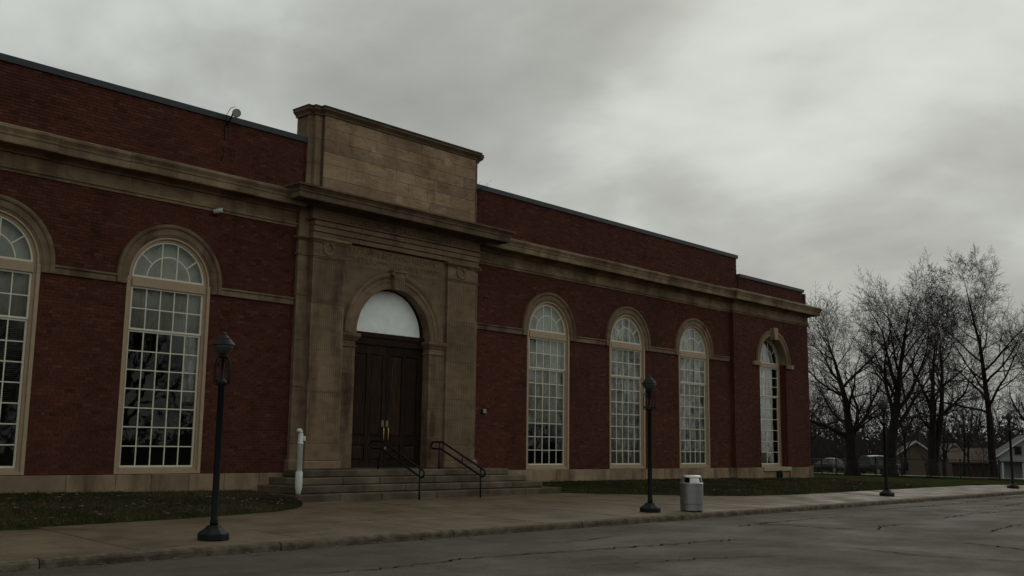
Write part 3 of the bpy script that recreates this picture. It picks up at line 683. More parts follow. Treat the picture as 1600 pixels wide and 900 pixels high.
# outer piers in blocks
for (a, c) in ((XO0, XM0 + .05), (XM1 - .05, XO1)):
    z = LZ
    for h in (.66, 1.5, 1.25, 1.2, 1.12):
        stone(MB().box(a, c, YO, -.08, z + .003, min(z + h, 6.68) - .003)); z += h
    MB().wrap([(0, 6.66), (.02, 6.665), (.03, 6.69), (.02, 6.715), (0, 6.72)], a, c, YO, 0).build('necking', 'stone', portal)
    stone(MB().box(a, c, YO, -.08, 6.722, 7.14))
    stone(MB().box(a, c, YO, -.08, 7.16, 7.98))
    MB().wrap([(0, LZ), (.06, LZ), (.06, 1.15), (.03, 1.2), (.0, 1.22)], a, c, YO, 0).build('pier_base', 'stone', portal)
    MB().wrap([(0, 7.06), (.03, 7.08), (.05, 7.10), (.09, 7.13), (.09, 7.18), (0, 7.2)], a, c, YO, 0).build('pier_cap', 'cornice_stone', portal)
# fluted pilasters
def flutes(x0, x1, yf, yb, n, m=.05, d=.013):
    p = [(x0, yb), (x0, yf), (x0 + m, yf)]; w = (x1 - x0 - 2 * m) / n
    for k in range(n):
        a = x0 + m + w * k; fl = w * .16
        p += [(a + fl, yf), (a + w * .3, yf + d * .8), (a + w * .5, yf + d), (a + w * .7, yf + d * .8), (a + w - fl, yf)]
    return p + [(x1 - m, yf), (x1, yf), (x1, yb)]
for (a, c) in ((XM0, PL1), (PR0, XM1)):
    z = 1.62
    for h in (1.38, 1.12, 1.26, 1.22):
        MB().prof_z(flutes(a, c, YM, -.1, 15), z + .003, min(z + h, 6.60) - .003).build('pilaster_shaft', 'stone', portal); z += h
    stone(MB().box(a, c, YM, -.1, 6.601, 6.655))
    MB().wrap([(0, 6.65), (.015, 6.655), (.028, 6.68), (.015, 6.71), (0, 6.715)], a, c, YM, -.1).build('necking', 'stone', portal)
    # small teeth under the necking
    bt = MB()
    for k in range(22): bt.box(a + .03 + (c - a - .06) * k / 22, a + .03 + (c - a - .06) * (k + .5) / 22, YM - .014, YM, 6.615, 6.648)
    bt.build('dentils', 'stone', portal, kind='stuff')
    stone(MB().box(a, c, YM, -.1, 6.716, 7.06))
    MB().wrap([(0, 7.04), (.03, 7.05), (.05, 7.08), (.10, 7.11), (.115, 7.145), (.10, 7.18), (0, 7.19)], a, c, YM, -.1).build('capital', 'cornice_stone', portal)
    # pedestal
    stone(MB().box(a - .02, c + .02, YM - .03, -.1, 1.18, 1.615), bevel=.015)
    stone(MB().box(a - .05, c + .05, YM - .06, -.1, LZ + .004, 1.176), bevel=.02)
    # carved wreath with ribbon
    wx = (a + c) / 2 - .03; wz = 6.895; bw = MB(); R_ = .165
    for k in range(17):
        an = PI / 2 + .35 + (2 * PI - .7) * k / 16
        for da, dr_, s_ in ((0, 0, .034), (.09, .036, .026), (-.09, -.034, .024), (.05, -.03, .02)):
            bw.ball((wx + (R_ + dr_) * math.cos(an + da), YM - .016, wz + (R_ + dr_) * math.sin(an + da)), (s_, s_ * 1.15), 6, 4)
    for s_ in (-1, 1): bw.tube([(wx + s_ * .02, YM - .02, wz + R_ - .005), (wx + s_ * .12, YM - .03, wz + R_ + .015), (wx + s_ * .19, YM - .02, wz + R_ - .03), (wx + s_ * .22, YM - .015, wz + R_ - .005)], .018, 6)
    bw.build('wreath', 'stone', portal, smooth=True)
# arch wall: jambs, spandrels, panel with lettering
for s_, (a, c) in ((-1, (PL1, XC - OPH)), (1, (XC + OPH, PR0))):
    z = LZ
    for h in (.95, .8, .85, .74):
        if h == .95: stone(MB().box(a, c, YP - .02, .22, z + .004, z + h - .003), bevel=.02)
        else: MB().prof_z(flutes(a, c, YP, .22, 7, .09, .012), z + .003, z + h - .003).build('jamb_stone', 'stone', portal)
        z += h
    stone(MB().box(a, c, YP, .22, z, 4.29))
    q0, q1 = (a, c) if s_ < 0 else (a, c)
    MB().wrap([(0, 4.29), (.02, 4.295), (.03, 4.32), (.02, 4.345), (0, 4.35), (0, 4.46), (.03, 4.48), (.05, 4.52), (.09, 4.57), (.11, 4.60), (.11, 4.68), (0, 4.70)],
              a if s_ > 0 else a, c, YP, .22, left=(s_ > 0), right=(s_ < 0)).build('impost_stone', 'stone', portal)
def spandrel(s_):
    b = MB(); n = 18; edge = PL1 if s_ < 0 else PR0; vs = []
    for k in range(n + 1):
        a = PI / 2 * k / n; vs.append((XC + s_ * OPH * math.cos(a), SPZ + OPH * math.sin(a)))
    top = 6.58
    poly = [(edge, SPZ), *vs, (XC, top), (edge, top)]
    b.plate(poly, YP, YP + .08); return b.build('spandrel_stone', 'stone', portal)
spandrel(-1); spandrel(1)
so_ = MB(); so_.ring(XC, SPZ, [(OPH - .004, YP - .01), (OPH + .05, YP - .01), (OPH + .05, .22), (OPH - .004, .22)], n=36); so_.build('arch_soffit', 'stone', portal)
ar = MB(); ar.ring(XC, SPZ, [(OPH - .002, YP + .02), (OPH - .002, YP - .03), (1.47, YP - .035), (1.48, YP - .02), (1.58, YP - .025), (1.59, YP - .045), (1.70, YP - .05), (1.72, YP - .075), (1.78, YP - .10), (1.85, YP - .105), (1.86, YP + .02)], n=44)
ar.build('archivolt', 'stone', portal)
kb = MB(); kb.plate([(XC - .16, 6.06), (XC + .16, 6.06), (XC + .22, 6.55), (XC - .22, 6.55)], YP - .20, YP + .02); kb.box(XC - .27, XC + .27, YP - .24, YP + .02, 6.551, 6.62)
for s_ in (-1, 1): kb.tube([(XC + s_ * .235, YP - .22, 6.50), (XC + s_ * .235, YP - .02, 6.50)], .06, 10)
for k in range(5): kb.tube([(XC - .13 + .065 * k, YP - .205, 6.10), (XC - .17 + .085 * k, YP - .215, 6.42)], .022, 6)
kb.build('keystone', 'cornice_stone', portal, bevel=.008)
# engraved blocks
def engraved(name, x0, x1, z0, z1, yf, yb, lines, mat='stone'):
    blk = MB().box(x0, x1, yf, yb, z0, z1).build(name, mat, portal)
    cut = []
    for txt, tx0, tx1, tz, th in lines:
        cu = bpy.data.curves.new('t', 'FONT'); cu.body = txt; cu.size = 1.0; cu.extrude = .035; cu.resolution_u = 2; cu.offset = 0.0
        t = bpy.data.objects.new('t', cu); COL.objects.link(t)
        me = bpy.data.meshes.new_from_object(t.evaluated_get(bpy.context.evaluated_depsgraph_get()))
        bpy.data.objects.remove(t); bpy.data.curves.remove(cu)
        co = np.empty(len(me.vertices) * 3); me.vertices.foreach_get('co', co); co = co.reshape(-1, 3)
        mn, mxx = co.min(0), co.max(0); sx = (tx1 - tx0) / (mxx[0] - mn[0]); sz = th / .69
        nc = np.stack([tx0 + (co[:, 0] - mn[0]) * sx, yf - co[:, 2] * .62, tz + co[:, 1] * sz], 1)
        me.vertices.foreach_set('co', nc.reshape(-1)); me.update(); cut.append(me)
    for me in cut:
        t = bpy.data.objects.new('t', me); COL.objects.link(t)
        md = blk.modifiers.new('b', 'BOOLEAN'); md.operation = 'DIFFERENCE'; md.object = t; md.solver = 'EXACT'
    dg = bpy.context.evaluated_depsgraph_get(); dg.update()
    res = bpy.data.meshes.new_from_object(blk.evaluated_get(dg))
    for md in list(blk.modifiers):
        t = md.object; blk.modifiers.remove(md); bpy.data.objects.remove(t)
    if len(res.polygons) > 20:
        blk.data = res
        if not res.materials: res.materials.append(MATS[mat])
        res.materials.append(MATS['letter_dark'])
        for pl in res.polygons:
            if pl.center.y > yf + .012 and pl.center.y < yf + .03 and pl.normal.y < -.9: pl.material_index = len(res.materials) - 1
    return blk
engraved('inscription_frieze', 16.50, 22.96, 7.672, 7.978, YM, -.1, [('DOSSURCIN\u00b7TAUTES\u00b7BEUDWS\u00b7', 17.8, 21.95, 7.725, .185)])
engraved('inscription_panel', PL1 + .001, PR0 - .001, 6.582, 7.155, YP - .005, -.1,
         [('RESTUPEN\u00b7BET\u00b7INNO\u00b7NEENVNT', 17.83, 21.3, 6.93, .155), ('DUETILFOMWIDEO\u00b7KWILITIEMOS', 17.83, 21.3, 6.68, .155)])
# architrave bands in lengths
z = 7.16
for (z0, z1, p) in ((7.192, 7.322, .0), (7.336, 7.485, .035), (7.499, 7.63, .07)):
    for a, c in lengths(16.53, 22.92, 1.6):
        w = MB().box(a + .002, c - .002, YM - p, -.1, z0, z1); stone(w, 'architrave_stone', bevel=.004)
MB().wrap([(0, 7.638), (.10, 7.638), (.13, 7.648), (.13, 7.668), (0, 7.671)], 16.53, 22.92, YM, -.1).build('architrave_fillet', 'stone', portal)
# main cornice
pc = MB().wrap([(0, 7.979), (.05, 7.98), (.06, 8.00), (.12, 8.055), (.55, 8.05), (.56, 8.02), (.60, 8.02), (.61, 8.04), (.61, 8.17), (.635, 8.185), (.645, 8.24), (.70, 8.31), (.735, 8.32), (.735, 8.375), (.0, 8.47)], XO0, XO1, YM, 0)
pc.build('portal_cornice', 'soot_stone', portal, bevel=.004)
# attic of ashlar blocks
AX0, AX1 = 16.78, 22.70
MB().box(16.45, 23.02, -.08, .5, 8.44, 10.62).build('attic_core', 'stone', portal)
ac = MB(); ac.box(AX0 - .0, AX1 + .0, -.32, -.08, 8.44, 10.6); ac.build('attic_backing', 'mortar', portal)
AR = random.Random(5); zz = 8.455
for ci, h in enumerate((.42, .40, .335, .345, .345, .33)):
    x = AX0 + (.0 if ci % 2 else .0); first = True
    while x < AX1 - .01:
        w = AR.uniform(.75, 1.55) * (.55 if first and ci % 2 else 1); first = False
        if AX1 - x - w < .5: w = AX1 - x
        MB().box(x + .003, x + w - .003, YM - AR.uniform(0, .004), -.315, zz + .003, zz + h - .003).build('ashlar_block', 'veined_stone', portal, bevel=.004)
        x += w
    zz += h
for (x0, x1, yf) in ((16.57, AX0 - .002, -.22), (AX1 + .002, 22.90, -.22), (16.42, 16.568, -.10), (22.902, 23.04, -.10)):
    z0 = 8.455
    for h in (.82, .68, .52, .15):
        stone(MB().box(x0, x1, yf, -.02, z0 + .002, z0 + h - .003), 'pier_block', bevel=.006); z0 += h
CP = [(0, 10.63), (.03, 10.635), (.04, 10.68), (.10, 10.74), (.13, 10.76), (.13, 10.82)]
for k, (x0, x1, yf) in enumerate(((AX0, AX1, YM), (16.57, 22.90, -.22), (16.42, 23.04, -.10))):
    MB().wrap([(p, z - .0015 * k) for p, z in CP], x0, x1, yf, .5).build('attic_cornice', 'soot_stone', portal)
    MB().wrap([(0, 10.822 - .002 * k), (.15, 10.822 - .002 * k), (.155, 10.862 - .002 * k), (0, 10.875 - .002 * k)], x0, x1, yf, .5).build('attic_capping', 'dark_coping', portal)
# ------------------------------------------------------------------ double door
DY = .05
fr_ = MB(); fr_.box(XC - OPH + .001, XC - OPH + .07, DY - .03, .21, LZ, SPZ); fr_.box(XC + OPH - .07, XC + OPH - .001, DY - .03, .21, LZ, SPZ)
fr_.box(XC - OPH + .071, XC + OPH - .071, DY - .06, .21, 4.45, 4.66); fr_.box(XC - OPH + .001, XC + OPH - .001, DY - .09, .21, 4.661, 4.79)
fr_.ring(XC, 4.79, [(1.27, DY - .03), (OPH - .006 - .02, DY - .03), (OPH - .006 - .02, .21), (1.27, .21)], n=32)
door = fr_.build('entrance_door', 'door_wood', B)
MB().plate([(XC + 1.28 * math.cos(PI * k / 30), 4.792 + 1.262 * math.sin(PI * k / 30)) for k in range(31)], DY, DY + .02).build('lunette_board', 'white_board', door)
for s_ in (-1, 1):
    x0, x1 = (XC - OPH + .075, XC - .006) if s_ < 0 else (XC + .006, XC + OPH - .075)
    w = x1 - x0; lf = MB()
    lf.box(x0, x1, DY + .012, DY + .05, LZ + .02, 4.445)                     # ground of the leaf
    for a, c in ((x0, x0 + .12), (x0 + w / 2 - .06, x0 + w / 2 + .06), (x1 - .12, x1)): lf.box(a, c, DY - .015, DY + .011, LZ + .02, 4.445)
    for a, c in ((LZ + .021, LZ + .20), (1.62, 1.82), (4.18, 4.444)):
        lf.box(x0 + .121, x0 + w / 2 - .061, DY - .014, DY + .011, a, c); lf.box(x0 + w / 2 + .061, x1 - .121, DY - .014, DY + .011, a, c)
    leaf = lf.build('door_leaf', 'door_wood', door)
    for a, c in ((x0 + .125, x0 + w / 2 - .065), (x0 + w / 2 + .065, x1 - .125)):
        for z0, z1 in ((1.86, 4.14), (LZ + .24, 1.58)):
            MB().frustum((a + .02, c - .02, z0, z1, 0), (a + .08, c - .08, z0 + .06, z1 - .06, .024))
            p = MB(); v0 = [(a + .015, DY + .011, z0), (c - .015, DY + .011, z0), (c - .015, DY + .011, z1), (a + .015, DY + .011, z1)]
            v1 = [(a + .07, DY - .012, z0 + .055), (c - .07, DY - .012, z0 + .055), (c - .07, DY - .012, z1 - .055), (a + .07, DY - .012, z1 - .055)]
            p.add(v0 + v1, [(4, 5, 6, 7), (0, 1, 5, 4), (1, 2, 6, 5), (2, 3, 7, 6), (3, 0, 4, 7)]); p.build('door_panel', 'door_wood', door)
    hx = XC + s_ * .085
    MB().box(hx - .045, hx + .045, DY - .021, DY - .015, 2.13, 2.31).build('push_plate', 'dull_plate', door)
    MB().tube([(hx, DY - .014, 2.10), (hx, DY - .075, 2.10), (hx, DY - .085, 2.06), (hx, DY - .085, 1.78), (hx, DY - .075, 1.74), (hx, DY - .014, 1.74)], .016, 8).build('door_handle', 'brass', door, smooth=True)
MB().box(XC - OPH + .08, XC + OPH - .08, DY - .1, .2, LZ + .001, LZ + .018).build('threshold', 'step_stone', door)
MB().tube([(XC + .035, DY - .022, 1.52), (XC + .035, DY - .03, 1.52)], .045, 12).build('lock_plate', 'dull_plate', door)

# ------------------------------------------------------------------ entrance steps
ST = thing('stone_steps', 'four worn stone steps in front of the carved entrance', 'steps', (20.1, -1, .2))
SO = (20.1, -1, .2)
STEP = [(15.2, 25.15, -1.95, .05, .39), (15.34, 24.62, -1.63, .39, .578), (15.68, 24.2, -1.31, .578, .765), (16.06, 23.75, -1.0, .765, .95)]
for k, (x0, x1, yf, z0, z1) in enumerate(STEP):
    c = MB(); c.box(x0 + .05, x1 - .05, yf + .05, -.02 if k == 3 else -.065, z0 - (.04 if k else 0), z1 - .02); s = c.build('step', 'soil', ST, off=SO)
    yb = STEP[k + 1][2] + .25 if k < 3 else -.085
    x = x0
    while x < x1 - .01:
        w = rnd.uniform(1.2, 2.3)
        if x1 - x - w < .7: w = x1 - x
        MB().box(x + .003, x + w - .003, yf - rnd.uniform(0, .012), yb, z0 + .002, z1 - rnd.uniform(0, .006)).build('step_stone', 'step_stone', s, bevel=.026, off=SO); x += w
    # side returns back to the wall
    if k < 3:
        for a, c_ in ((x0, STEP[k + 1][0] + .1), (STEP[k + 1][1] - .1, x1)):
            MB().box(a, c_, yb + .003, -.062, z0 + .002, z1 - .003).build('step_stone', 'step_stone', s, bevel=.012, off=SO)
    else:
        MB().box(XC - OPH - .02, XC + OPH + .02, -.084, .3, z0, z1 - .001).build('step_stone', 'step_stone', s, off=SO)
# handrails
def arc(c, r, a0, a1, n=8): return [(c[0] + r * math.cos(a0 + (a1 - a0) * k / n), c[1] + r * math.sin(a0 + (a1 - a0) * k / n)) for k in range(n + 1)]
def handrail(x, label):
    t = thing('handrail', label, 'handrail', (x, -2.37, .19), 0, 'handrails on the entrance steps')
    o = (x, -2.37, .19); th = math.atan2(.80, 1.75)       # slope of the flight
    # closed loop in (y,z): upper rail, rounded lower end, lower rail, rounded upper end
    up = [(-.80, 1.72), (-.55, 1.72)]; h = .20
    p = [(-.78, 1.72), (-2.48, .965)]; d = Vector((p[1][0] - p[0][0], p[1][1] - p[0][1])).normalized(); nrm = Vector((-d.y, d.x))
    if nrm.y > 0: nrm = -nrm
    loop = [(-.42, 1.72), (-.74, 1.72), (-.82, 1.70), (p[1][0], p[1][1])]
    cc = Vector(p[1]) + nrm * (h / 2); a0 = math.atan2(p[1][1] - cc.y, p[1][0] - cc.x)
    loop += arc(cc, h / 2, a0, a0 + PI, 8)[1:]
    q = Vector((-.82, 1.70)) + nrm * h; loop += [(q.x + .0, q.y), (-.70, 1.52), (-.42, 1.52)]
    loop += arc((-.42, 1.62), .10, -PI / 2, PI / 2, 8)[1:-1]
    MB().tube([(x, y, z) for y, z in loop], .028, 10, closed=True).build('rail', 'black_metal', t, smooth=True, off=o)
    MB().tube([(x, -.66, .945), (x, -.66, 1.71)], .022, 8).build('post', 'black_metal', t, smooth=True, off=o)
    MB().tube([(x, -2.37, .19), (x, -2.37, 1.0)], .024, 8).build('post', 'black_metal', t, smooth=True, off=o)
    ym = -1.62; zt = p[0][1] + (p[1][1] - p[0][1]) * (ym - p[0][0]) / (p[1][0] - p[0][0]); MB().tube([(x, ym, zt - .21), (x, ym, zt)], .016, 8).build('baluster', 'black_metal', t, smooth=True, off=o)
handrail(18.8, 'black metal handrail in front of the dark double door')
handrail(21.1, 'black metal handrail in front of the right fluted pilaster')
# white standpipe left of the entrance
sp_ = thing('standpipe', 'white painted vent pipe standing on the steps left of the entrance', 'pipe', (15.36, -1.79, .39))
o = (15.36, -1.79, .39)
MB().lathe([(.01, .39), (.06, .40), (.065, .46), (.09, .58), (.09, .93), (.08, .945), (.01, .945)], (o[0], o[1]), 14).build('base_sleeve', 'white_paint', sp_, smooth=True, off=o)
MB().lathe([(.05, .93), (.068, .95), (.068, 1.60), (.08, 1.61), (.08, 1.64), (.06, 1.65), (.06, 1.87), (.01, 1.87)], (o[0], o[1]), 14).build('pipe', 'white_paint', sp_, smooth=True, off=o)
MB().tube([(o[0], o[1], 1.86), (o[0] - .005, o[1], 1.91), (o[0] - .03, o[1], 1.94), (o[0] - .07, o[1] - .01, 1.94), (o[0] - .10, o[1] - .01, 1.90)], [.056, .056, .054, .05, .045], 10).build('elbow', 'white_paint', sp_, smooth=True, off=o)
MB().box(o[0] + .06, o[0] + .13, o[1] - .04, o[1] + .04, 1.68, 1.80).build('valve', 'white_paint', sp_, off=o, bevel=.01)

# ------------------------------------------------------------------ street lamps
def street_lamp(x, y, label):
    z = gz(x, y); t = thing('street_lamp', label, 'street lamp', (x, y, z), 0, 'lamp posts along the pavement')
    t.rotation_euler = (0, 0, math.radians(20)); return t
def lamp_parts(t):
    oc = lambda r, z: [(r * math.cos(PI / 4 * k + PI / 8), r * math.sin(PI / 4 * k + PI / 8), z) for k in range(8)]
    b = MB(); rings = [oc(.265, 0), oc(.265, .10), oc(.13, .20), oc(.12, .23)]; vs = [p for r in rings for p in r]
    b.add(vs, [(i * 8 + j, i * 8 + (j + 1) % 8, (i + 1) * 8 + (j + 1) % 8, (i + 1) * 8 + j) for i in range(3) for j in range(8)] + [tuple(range(24, 32))])
    b.build('base', 'lamp_paint', t, bevel=.012)
    MB().lathe([(.068, .22), (.066, .30), (.058, .34), (.053, 2.52), (.075, 2.54), (.085, 2.58), (.075, 2.62), (.04, 2.64), (.035, 2.66), (.026, 2.68), (.026, 3.0), (.05, 3.01), (.05, 3.02)], n=16).build('post', 'lamp_paint', t, smooth=True)
    b = MB()
    for k in range(4):
        a = PI / 2 * k; ca, sa = math.cos(a), math.sin(a)
        pr = [(.06, 2.58), (.13, 2.56), (.17, 2.59), (.165, 2.64), (.13, 2.645), (.115, 2.61), (.14, 2.60)]
        b.tube([(r * ca, r * sa, z) for r, z in pr], .013, 6)
        pr = [(.15, 2.60), (.165, 2.70), (.168, 2.82), (.155, 2.93), (.12, 2.99), (.07, 3.0), (.045, 3.02)]
        b.tube([(r * ca, r * sa, z) for r, z in pr], .011, 6)
        pr = [(.05, 2.97), (.09, 2.93), (.10, 2.89), (.085, 2.86), (.07, 2.88)]
        b.tube([(r * ca, r * sa, z) for r, z in pr], .009, 6)
    b.build('scroll_bracket', 'lamp_paint', t, smooth=True)
    MB().lathe([(.02, 3.0), (.07, 3.005), (.09, 3.03), (.065, 3.055), (.02, 3.06)], n=16).build('collar', 'lamp_paint', t, smooth=True)
    b = MB(); b.lathe([(.06, 3.05), (.10, 3.08), (.145, 3.13), (.172, 3.18), (.180, 3.215), (.05, 3.22)], n=20); b.build('globe', 'lamp_glass', t, smooth=True)
    b = MB(); b.lathe([(.05, 3.212), (.195, 3.212), (.195, 3.228), (.15, 3.285), (.118, 3.325), (.118, 3.335), (.10, 3.34), (.06, 3.385), (.04, 3.40), (.042, 3.412), (.03, 3.42), (.012, 3.44), (.002, 3.455)], n=20); b.build('cap', 'lamp_paint', t, smooth=False)
LP = [(9.574, -7.483, 'dark green lamp post nearest the camera, left of the entrance steps'), (21.977, -7.505, 'dark lamp post standing beside the metal litter bin'),
      (36.96, -7.243, 'dark lamp post by the lawn at the far end of the building'), (50.685, -7.276, 'farthest dark lamp post at the right edge under the tall tree')]
first = None
for x, y, lb in LP:
    if first is None: first = street_lamp(x, y, lb); lamp_parts(first)
    else:
        c = copy_tree(first); c['label'] = lb; c.location = (x, y, gz(x, y)); c.rotation_euler = (0, 0, math.radians(rnd.uniform(0, 80)))
# ------------------------------------------------------------------ litter bin
bx_, by_ = 23.33, -7.86; zb = gz(bx_, by_)
t = thing('litter_bin', 'round brushed aluminium litter bin with openings in its domed lid', 'litter bin', (bx_, by_, zb), math.radians(-38))
b = MB(); b.lathe([(.05, .025), (.285, .025), (.295, .03), (.295, .17), (.285, .175), (.285, .18), (.298, .185), (.298, .70), (.05, .70)], n=36); b.build('body', 'aluminium', t, smooth=False)
b = MB(); b.lathe([(.290, .702), (.305, .705), (.305, .72), (.296, .725), (.29, .73), (.05, .73)], n=36); b.build('rim', 'bright_aluminium', t)
b = MB()   # lid: four corner pillars and a shallow dome over dark openings
for k in range(4):
    a0 = PI / 2 * k + math.radians(62); b2 = []
    n_ = 4
    for i in range(n_ + 1):
        a = a0 + math.radians(56) * i / n_ - math.radians(0)
        b2.append(a)
    vs = []
    for a in b2: vs += [(.29 * math.cos(a), .29 * math.sin(a), .731), (.255 * math.cos(a), .255 * math.sin(a), .86), (.22 * math.cos(a), .22 * math.sin(a), .86), (.25 * math.cos(a), .25 * math.sin(a), .731)]
    b.add(vs, [(i * 4 + j, (i + 1) * 4 + j, (i + 1) * 4 + (j + 1) % 4, i * 4 + (j + 1) % 4) for i in range(n_) for j in range(4)] + [(0, 1, 2, 3), tuple(n_ * 4 + q for q in (3, 2, 1, 0))])
b.lathe([(.19, .858), (.262, .86), (.262, .875), (.235, .905), (.21, .918), (.002, .922)], n=36); b.build('lid', 'bright_aluminium', t, smooth=False)
MB().lathe([(.02, .732), (.21, .735), (.21, .855), (.02, .856)], n=20).build('liner', 'dark_void', t)
for k in range(3): 
    a = 2 * PI * k / 3; MB().box(.22 * math.cos(a) - .04, .22 * math.cos(a) + .04, .22 * math.sin(a) - .04, .22 * math.sin(a) + .04, 0, .026).build('foot', 'black_metal', t)
# ------------------------------------------------------------------ fittings on the walls
o = (13.95, -.06, 9.55); t = thing('floodlight', 'round floodlight on a bracket at the parapet of the left wing', 'floodlight', o)
MB().box(o[0] - .08, o[0] - .035, -.03, .0 + .002, 9.35, 9.72).build('bracket', 'black_metal', t, off=o)
MB().tube([(13.89, -.03, 9.70), (13.89, -.25, 9.86), (13.88, -.33, 9.95)], .022, 8).build('arm', 'black_metal', t, smooth=True, off=o)
c = Vector((13.98, -.34, 9.99)); d = Vector((-.45, -.82, -.22)).normalized()
b = MB(); b.tube([c - d * .16, c - d * .15, c - d * .02, c + d * .05, c + d * .06], [.03, .06, .095, .112, .105], 18); b.build('housing', 'black_metal', t, smooth=True, off=o)
b = MB(); b.tube([c + d * .058, c + d * .066], [.10, .095], 18); b.build('lens', 'lamp_glass_pale', t, off=o)
MB().tube([(13.87, -.03, 9.75), (13.83, -.12, 9.95), (13.86, -.25, 10.12), (13.95, -.30, 10.16)], .008, 6).build('cable', 'black_metal', t, smooth=True, off=o)
MB().tube([(13.87, -.012, 9.12), (13.87, -.012, 8.9), (13.80, -.012, 8.75)], .012, 6).build('conduit', 'black_metal', t, smooth=True, off=o)
o = (13.72, -.03, 7.36); t = thing('security_camera', 'small white security camera under the stone frieze of the left wing', 'camera', o)
MB().tube([(13.72, .0, 7.30), (13.72, -.08, 7.30), (13.72, -.12, 7.36)], .02, 8).build('mount', 'black_metal', t, smooth=True, off=o)
c = Vector((13.74, -.14, 7.41)); d = Vector((.62, -.62, .16)).normalized()
MB().tube([c - d * .12, c - d * .115, c + d * .115, c + d * .12], [.05, .06, .06, .05], 12).build('body', 'white_paint', t, smooth=True, off=o)
MB().tube([c + d * .118, c + d * .13], [.045, .04], 12).build('lens', 'dark_void', t, off=o)
o = (23.56, -.002, 2.64); t = thing('wall_box', 'small grey electrical box on the brick right of the entrance', 'box', o)
MB().box(23.49, 23.64, -.09, -.001, 2.64, 2.78).build('box', 'coping_metal', t, off=o, bevel=.008); MB().box(23.50, 23.63, -.096, -.091, 2.65, 2.77).build('cover', 'aluminium', t, off=o)
o = (42.1, PAVY - .1, .36); t = thing('wall_vent', 'dark round-topped vent in the stone base below the end window', 'vent', o)
pr = [(-.17, .36), (.17, .36)] + [(.17 * math.cos(PI * k / 12), .58 + .17 * math.sin(PI * k / 12)) for k in range(13)]
MB().plate([(42.1 + x, z) for x, z in pr], PAVY - .14, PAVY - .018).build('hood', 'black_metal', t, off=o)
MB().plate([(42.1 + x * .75, .36 + (z - .36) * .85) for x, z in pr], PAVY - .145, PAVY - .141).build('grille', 'dark_void', t, off=o)
o = (45.26, .3, 7.4); t = thing('wall_lamp', 'small white lamp at the far corner under the cornice', 'lamp', o)
MB().box(45.24, 45.42, .22, .38, 7.30, 7.55).build('bracket', 'white_paint', t, off=o); MB().tube([(45.36, .2, 7.62), (45.56, -.1, 7.58)], [.10, .05], 10).build('head', 'white_paint', t, off=o)
b = MB(); r = random.Random(4)
for k in range(16):
    p = Vector((22.86, -.2, 9.6 + r.random() * .12)); pts = [p]; dd = Vector((r.uniform(.4, 1), r.uniform(-.7, .2), r.uniform(.1, 1.1))).normalized()
    for q in range(5): dd = (dd + Vector((r.gauss(0, .3), r.gauss(0, .3), r.gauss(-.12, .3)))).normalized(); p = p + dd * r.uniform(.07, .15); pts.append(p)
    b.tube(pts, [.006, .005, .004, .004, .003, .002], 4)
wd = b.build('dry_weed', 'twig', off=(22.86, -.2, 9.6)); wd.location = (22.86, -.2, 9.6); tag(wd, 'wisp of dry weed growing from the stone attic side', 'plant')

# ------------------------------------------------------------------ blinds and curtains behind the glass
def roller(xc, z0, z1, label, mat='blind_cloth', y=.215, h=.98, xa=None, xb=None):
    b = MB(); xa = xc - h if xa is None else xa; xb = xc + h if xb is None else xb; n = 60; vs = []
    for k in range(n + 1):
        x = xa + (xb - xa) * k / n; yy = y + .006 * math.sin(k * 1.3)
        vs += [(x, yy, z0), (x, yy, z1)]
    b.add(vs, [(2 * k, 2 * k + 2, 2 * k + 3, 2 * k + 1) for k in range(n)])
    o = b.build('roller_blind', mat, off=(xc, y, z0), smooth=True); o.location = (xc, y, z0)
    sol = o.modifiers.new('s', 'SOLIDIFY'); sol.thickness = .004; return tag(o, label, 'blind')
def curtain(xa, xb, z0, z1, label, y=.222, amp=.016, per=.27):
    b = MB(); n = int((xb - xa) / per * 8); vs = []
    for k in range(n + 1):
        x = xa + (xb - xa) * k / n; ph = 2 * PI * (x - xa) / per; yy = y + amp * math.sin(ph + .6 * math.sin(ph * .31))
        vs += [(x, yy, z0), (x + .02 * math.sin(ph * .2), yy * 1.0, (z0 + z1) / 2), (x, y + amp * .6 * math.sin(ph), z1)]
    b.add(vs, [(3 * k + j, 3 * k + 3 + j, 3 * k + 4 + j, 3 * k + 1 + j) for k in range(n) for j in range(2)])
    c = ((xa + xb) / 2, y, z0); o = b.build('curtain', 'curtain_cloth', off=c, smooth=True); o.location = c
    sol = o.modifiers.new('s', 'SOLIDIFY'); sol.thickness = .003; return tag(o, label, 'curtain')
roller(WIN[2], 4.24, 6.46, 'pale roller blind in the arched window left of the near lamp post')
curtain(WIN[2] + .60, WIN[2] + .95, 2.6, 4.3, 'narrow pale strip imitating a reflection at right edge of window by the near lamp post')  # added cloth strip standing in for the lighter reflection in the right panes
roller(WIN[1], 4.24, 6.46, 'pale roller blind in the arched window cut by the left edge')
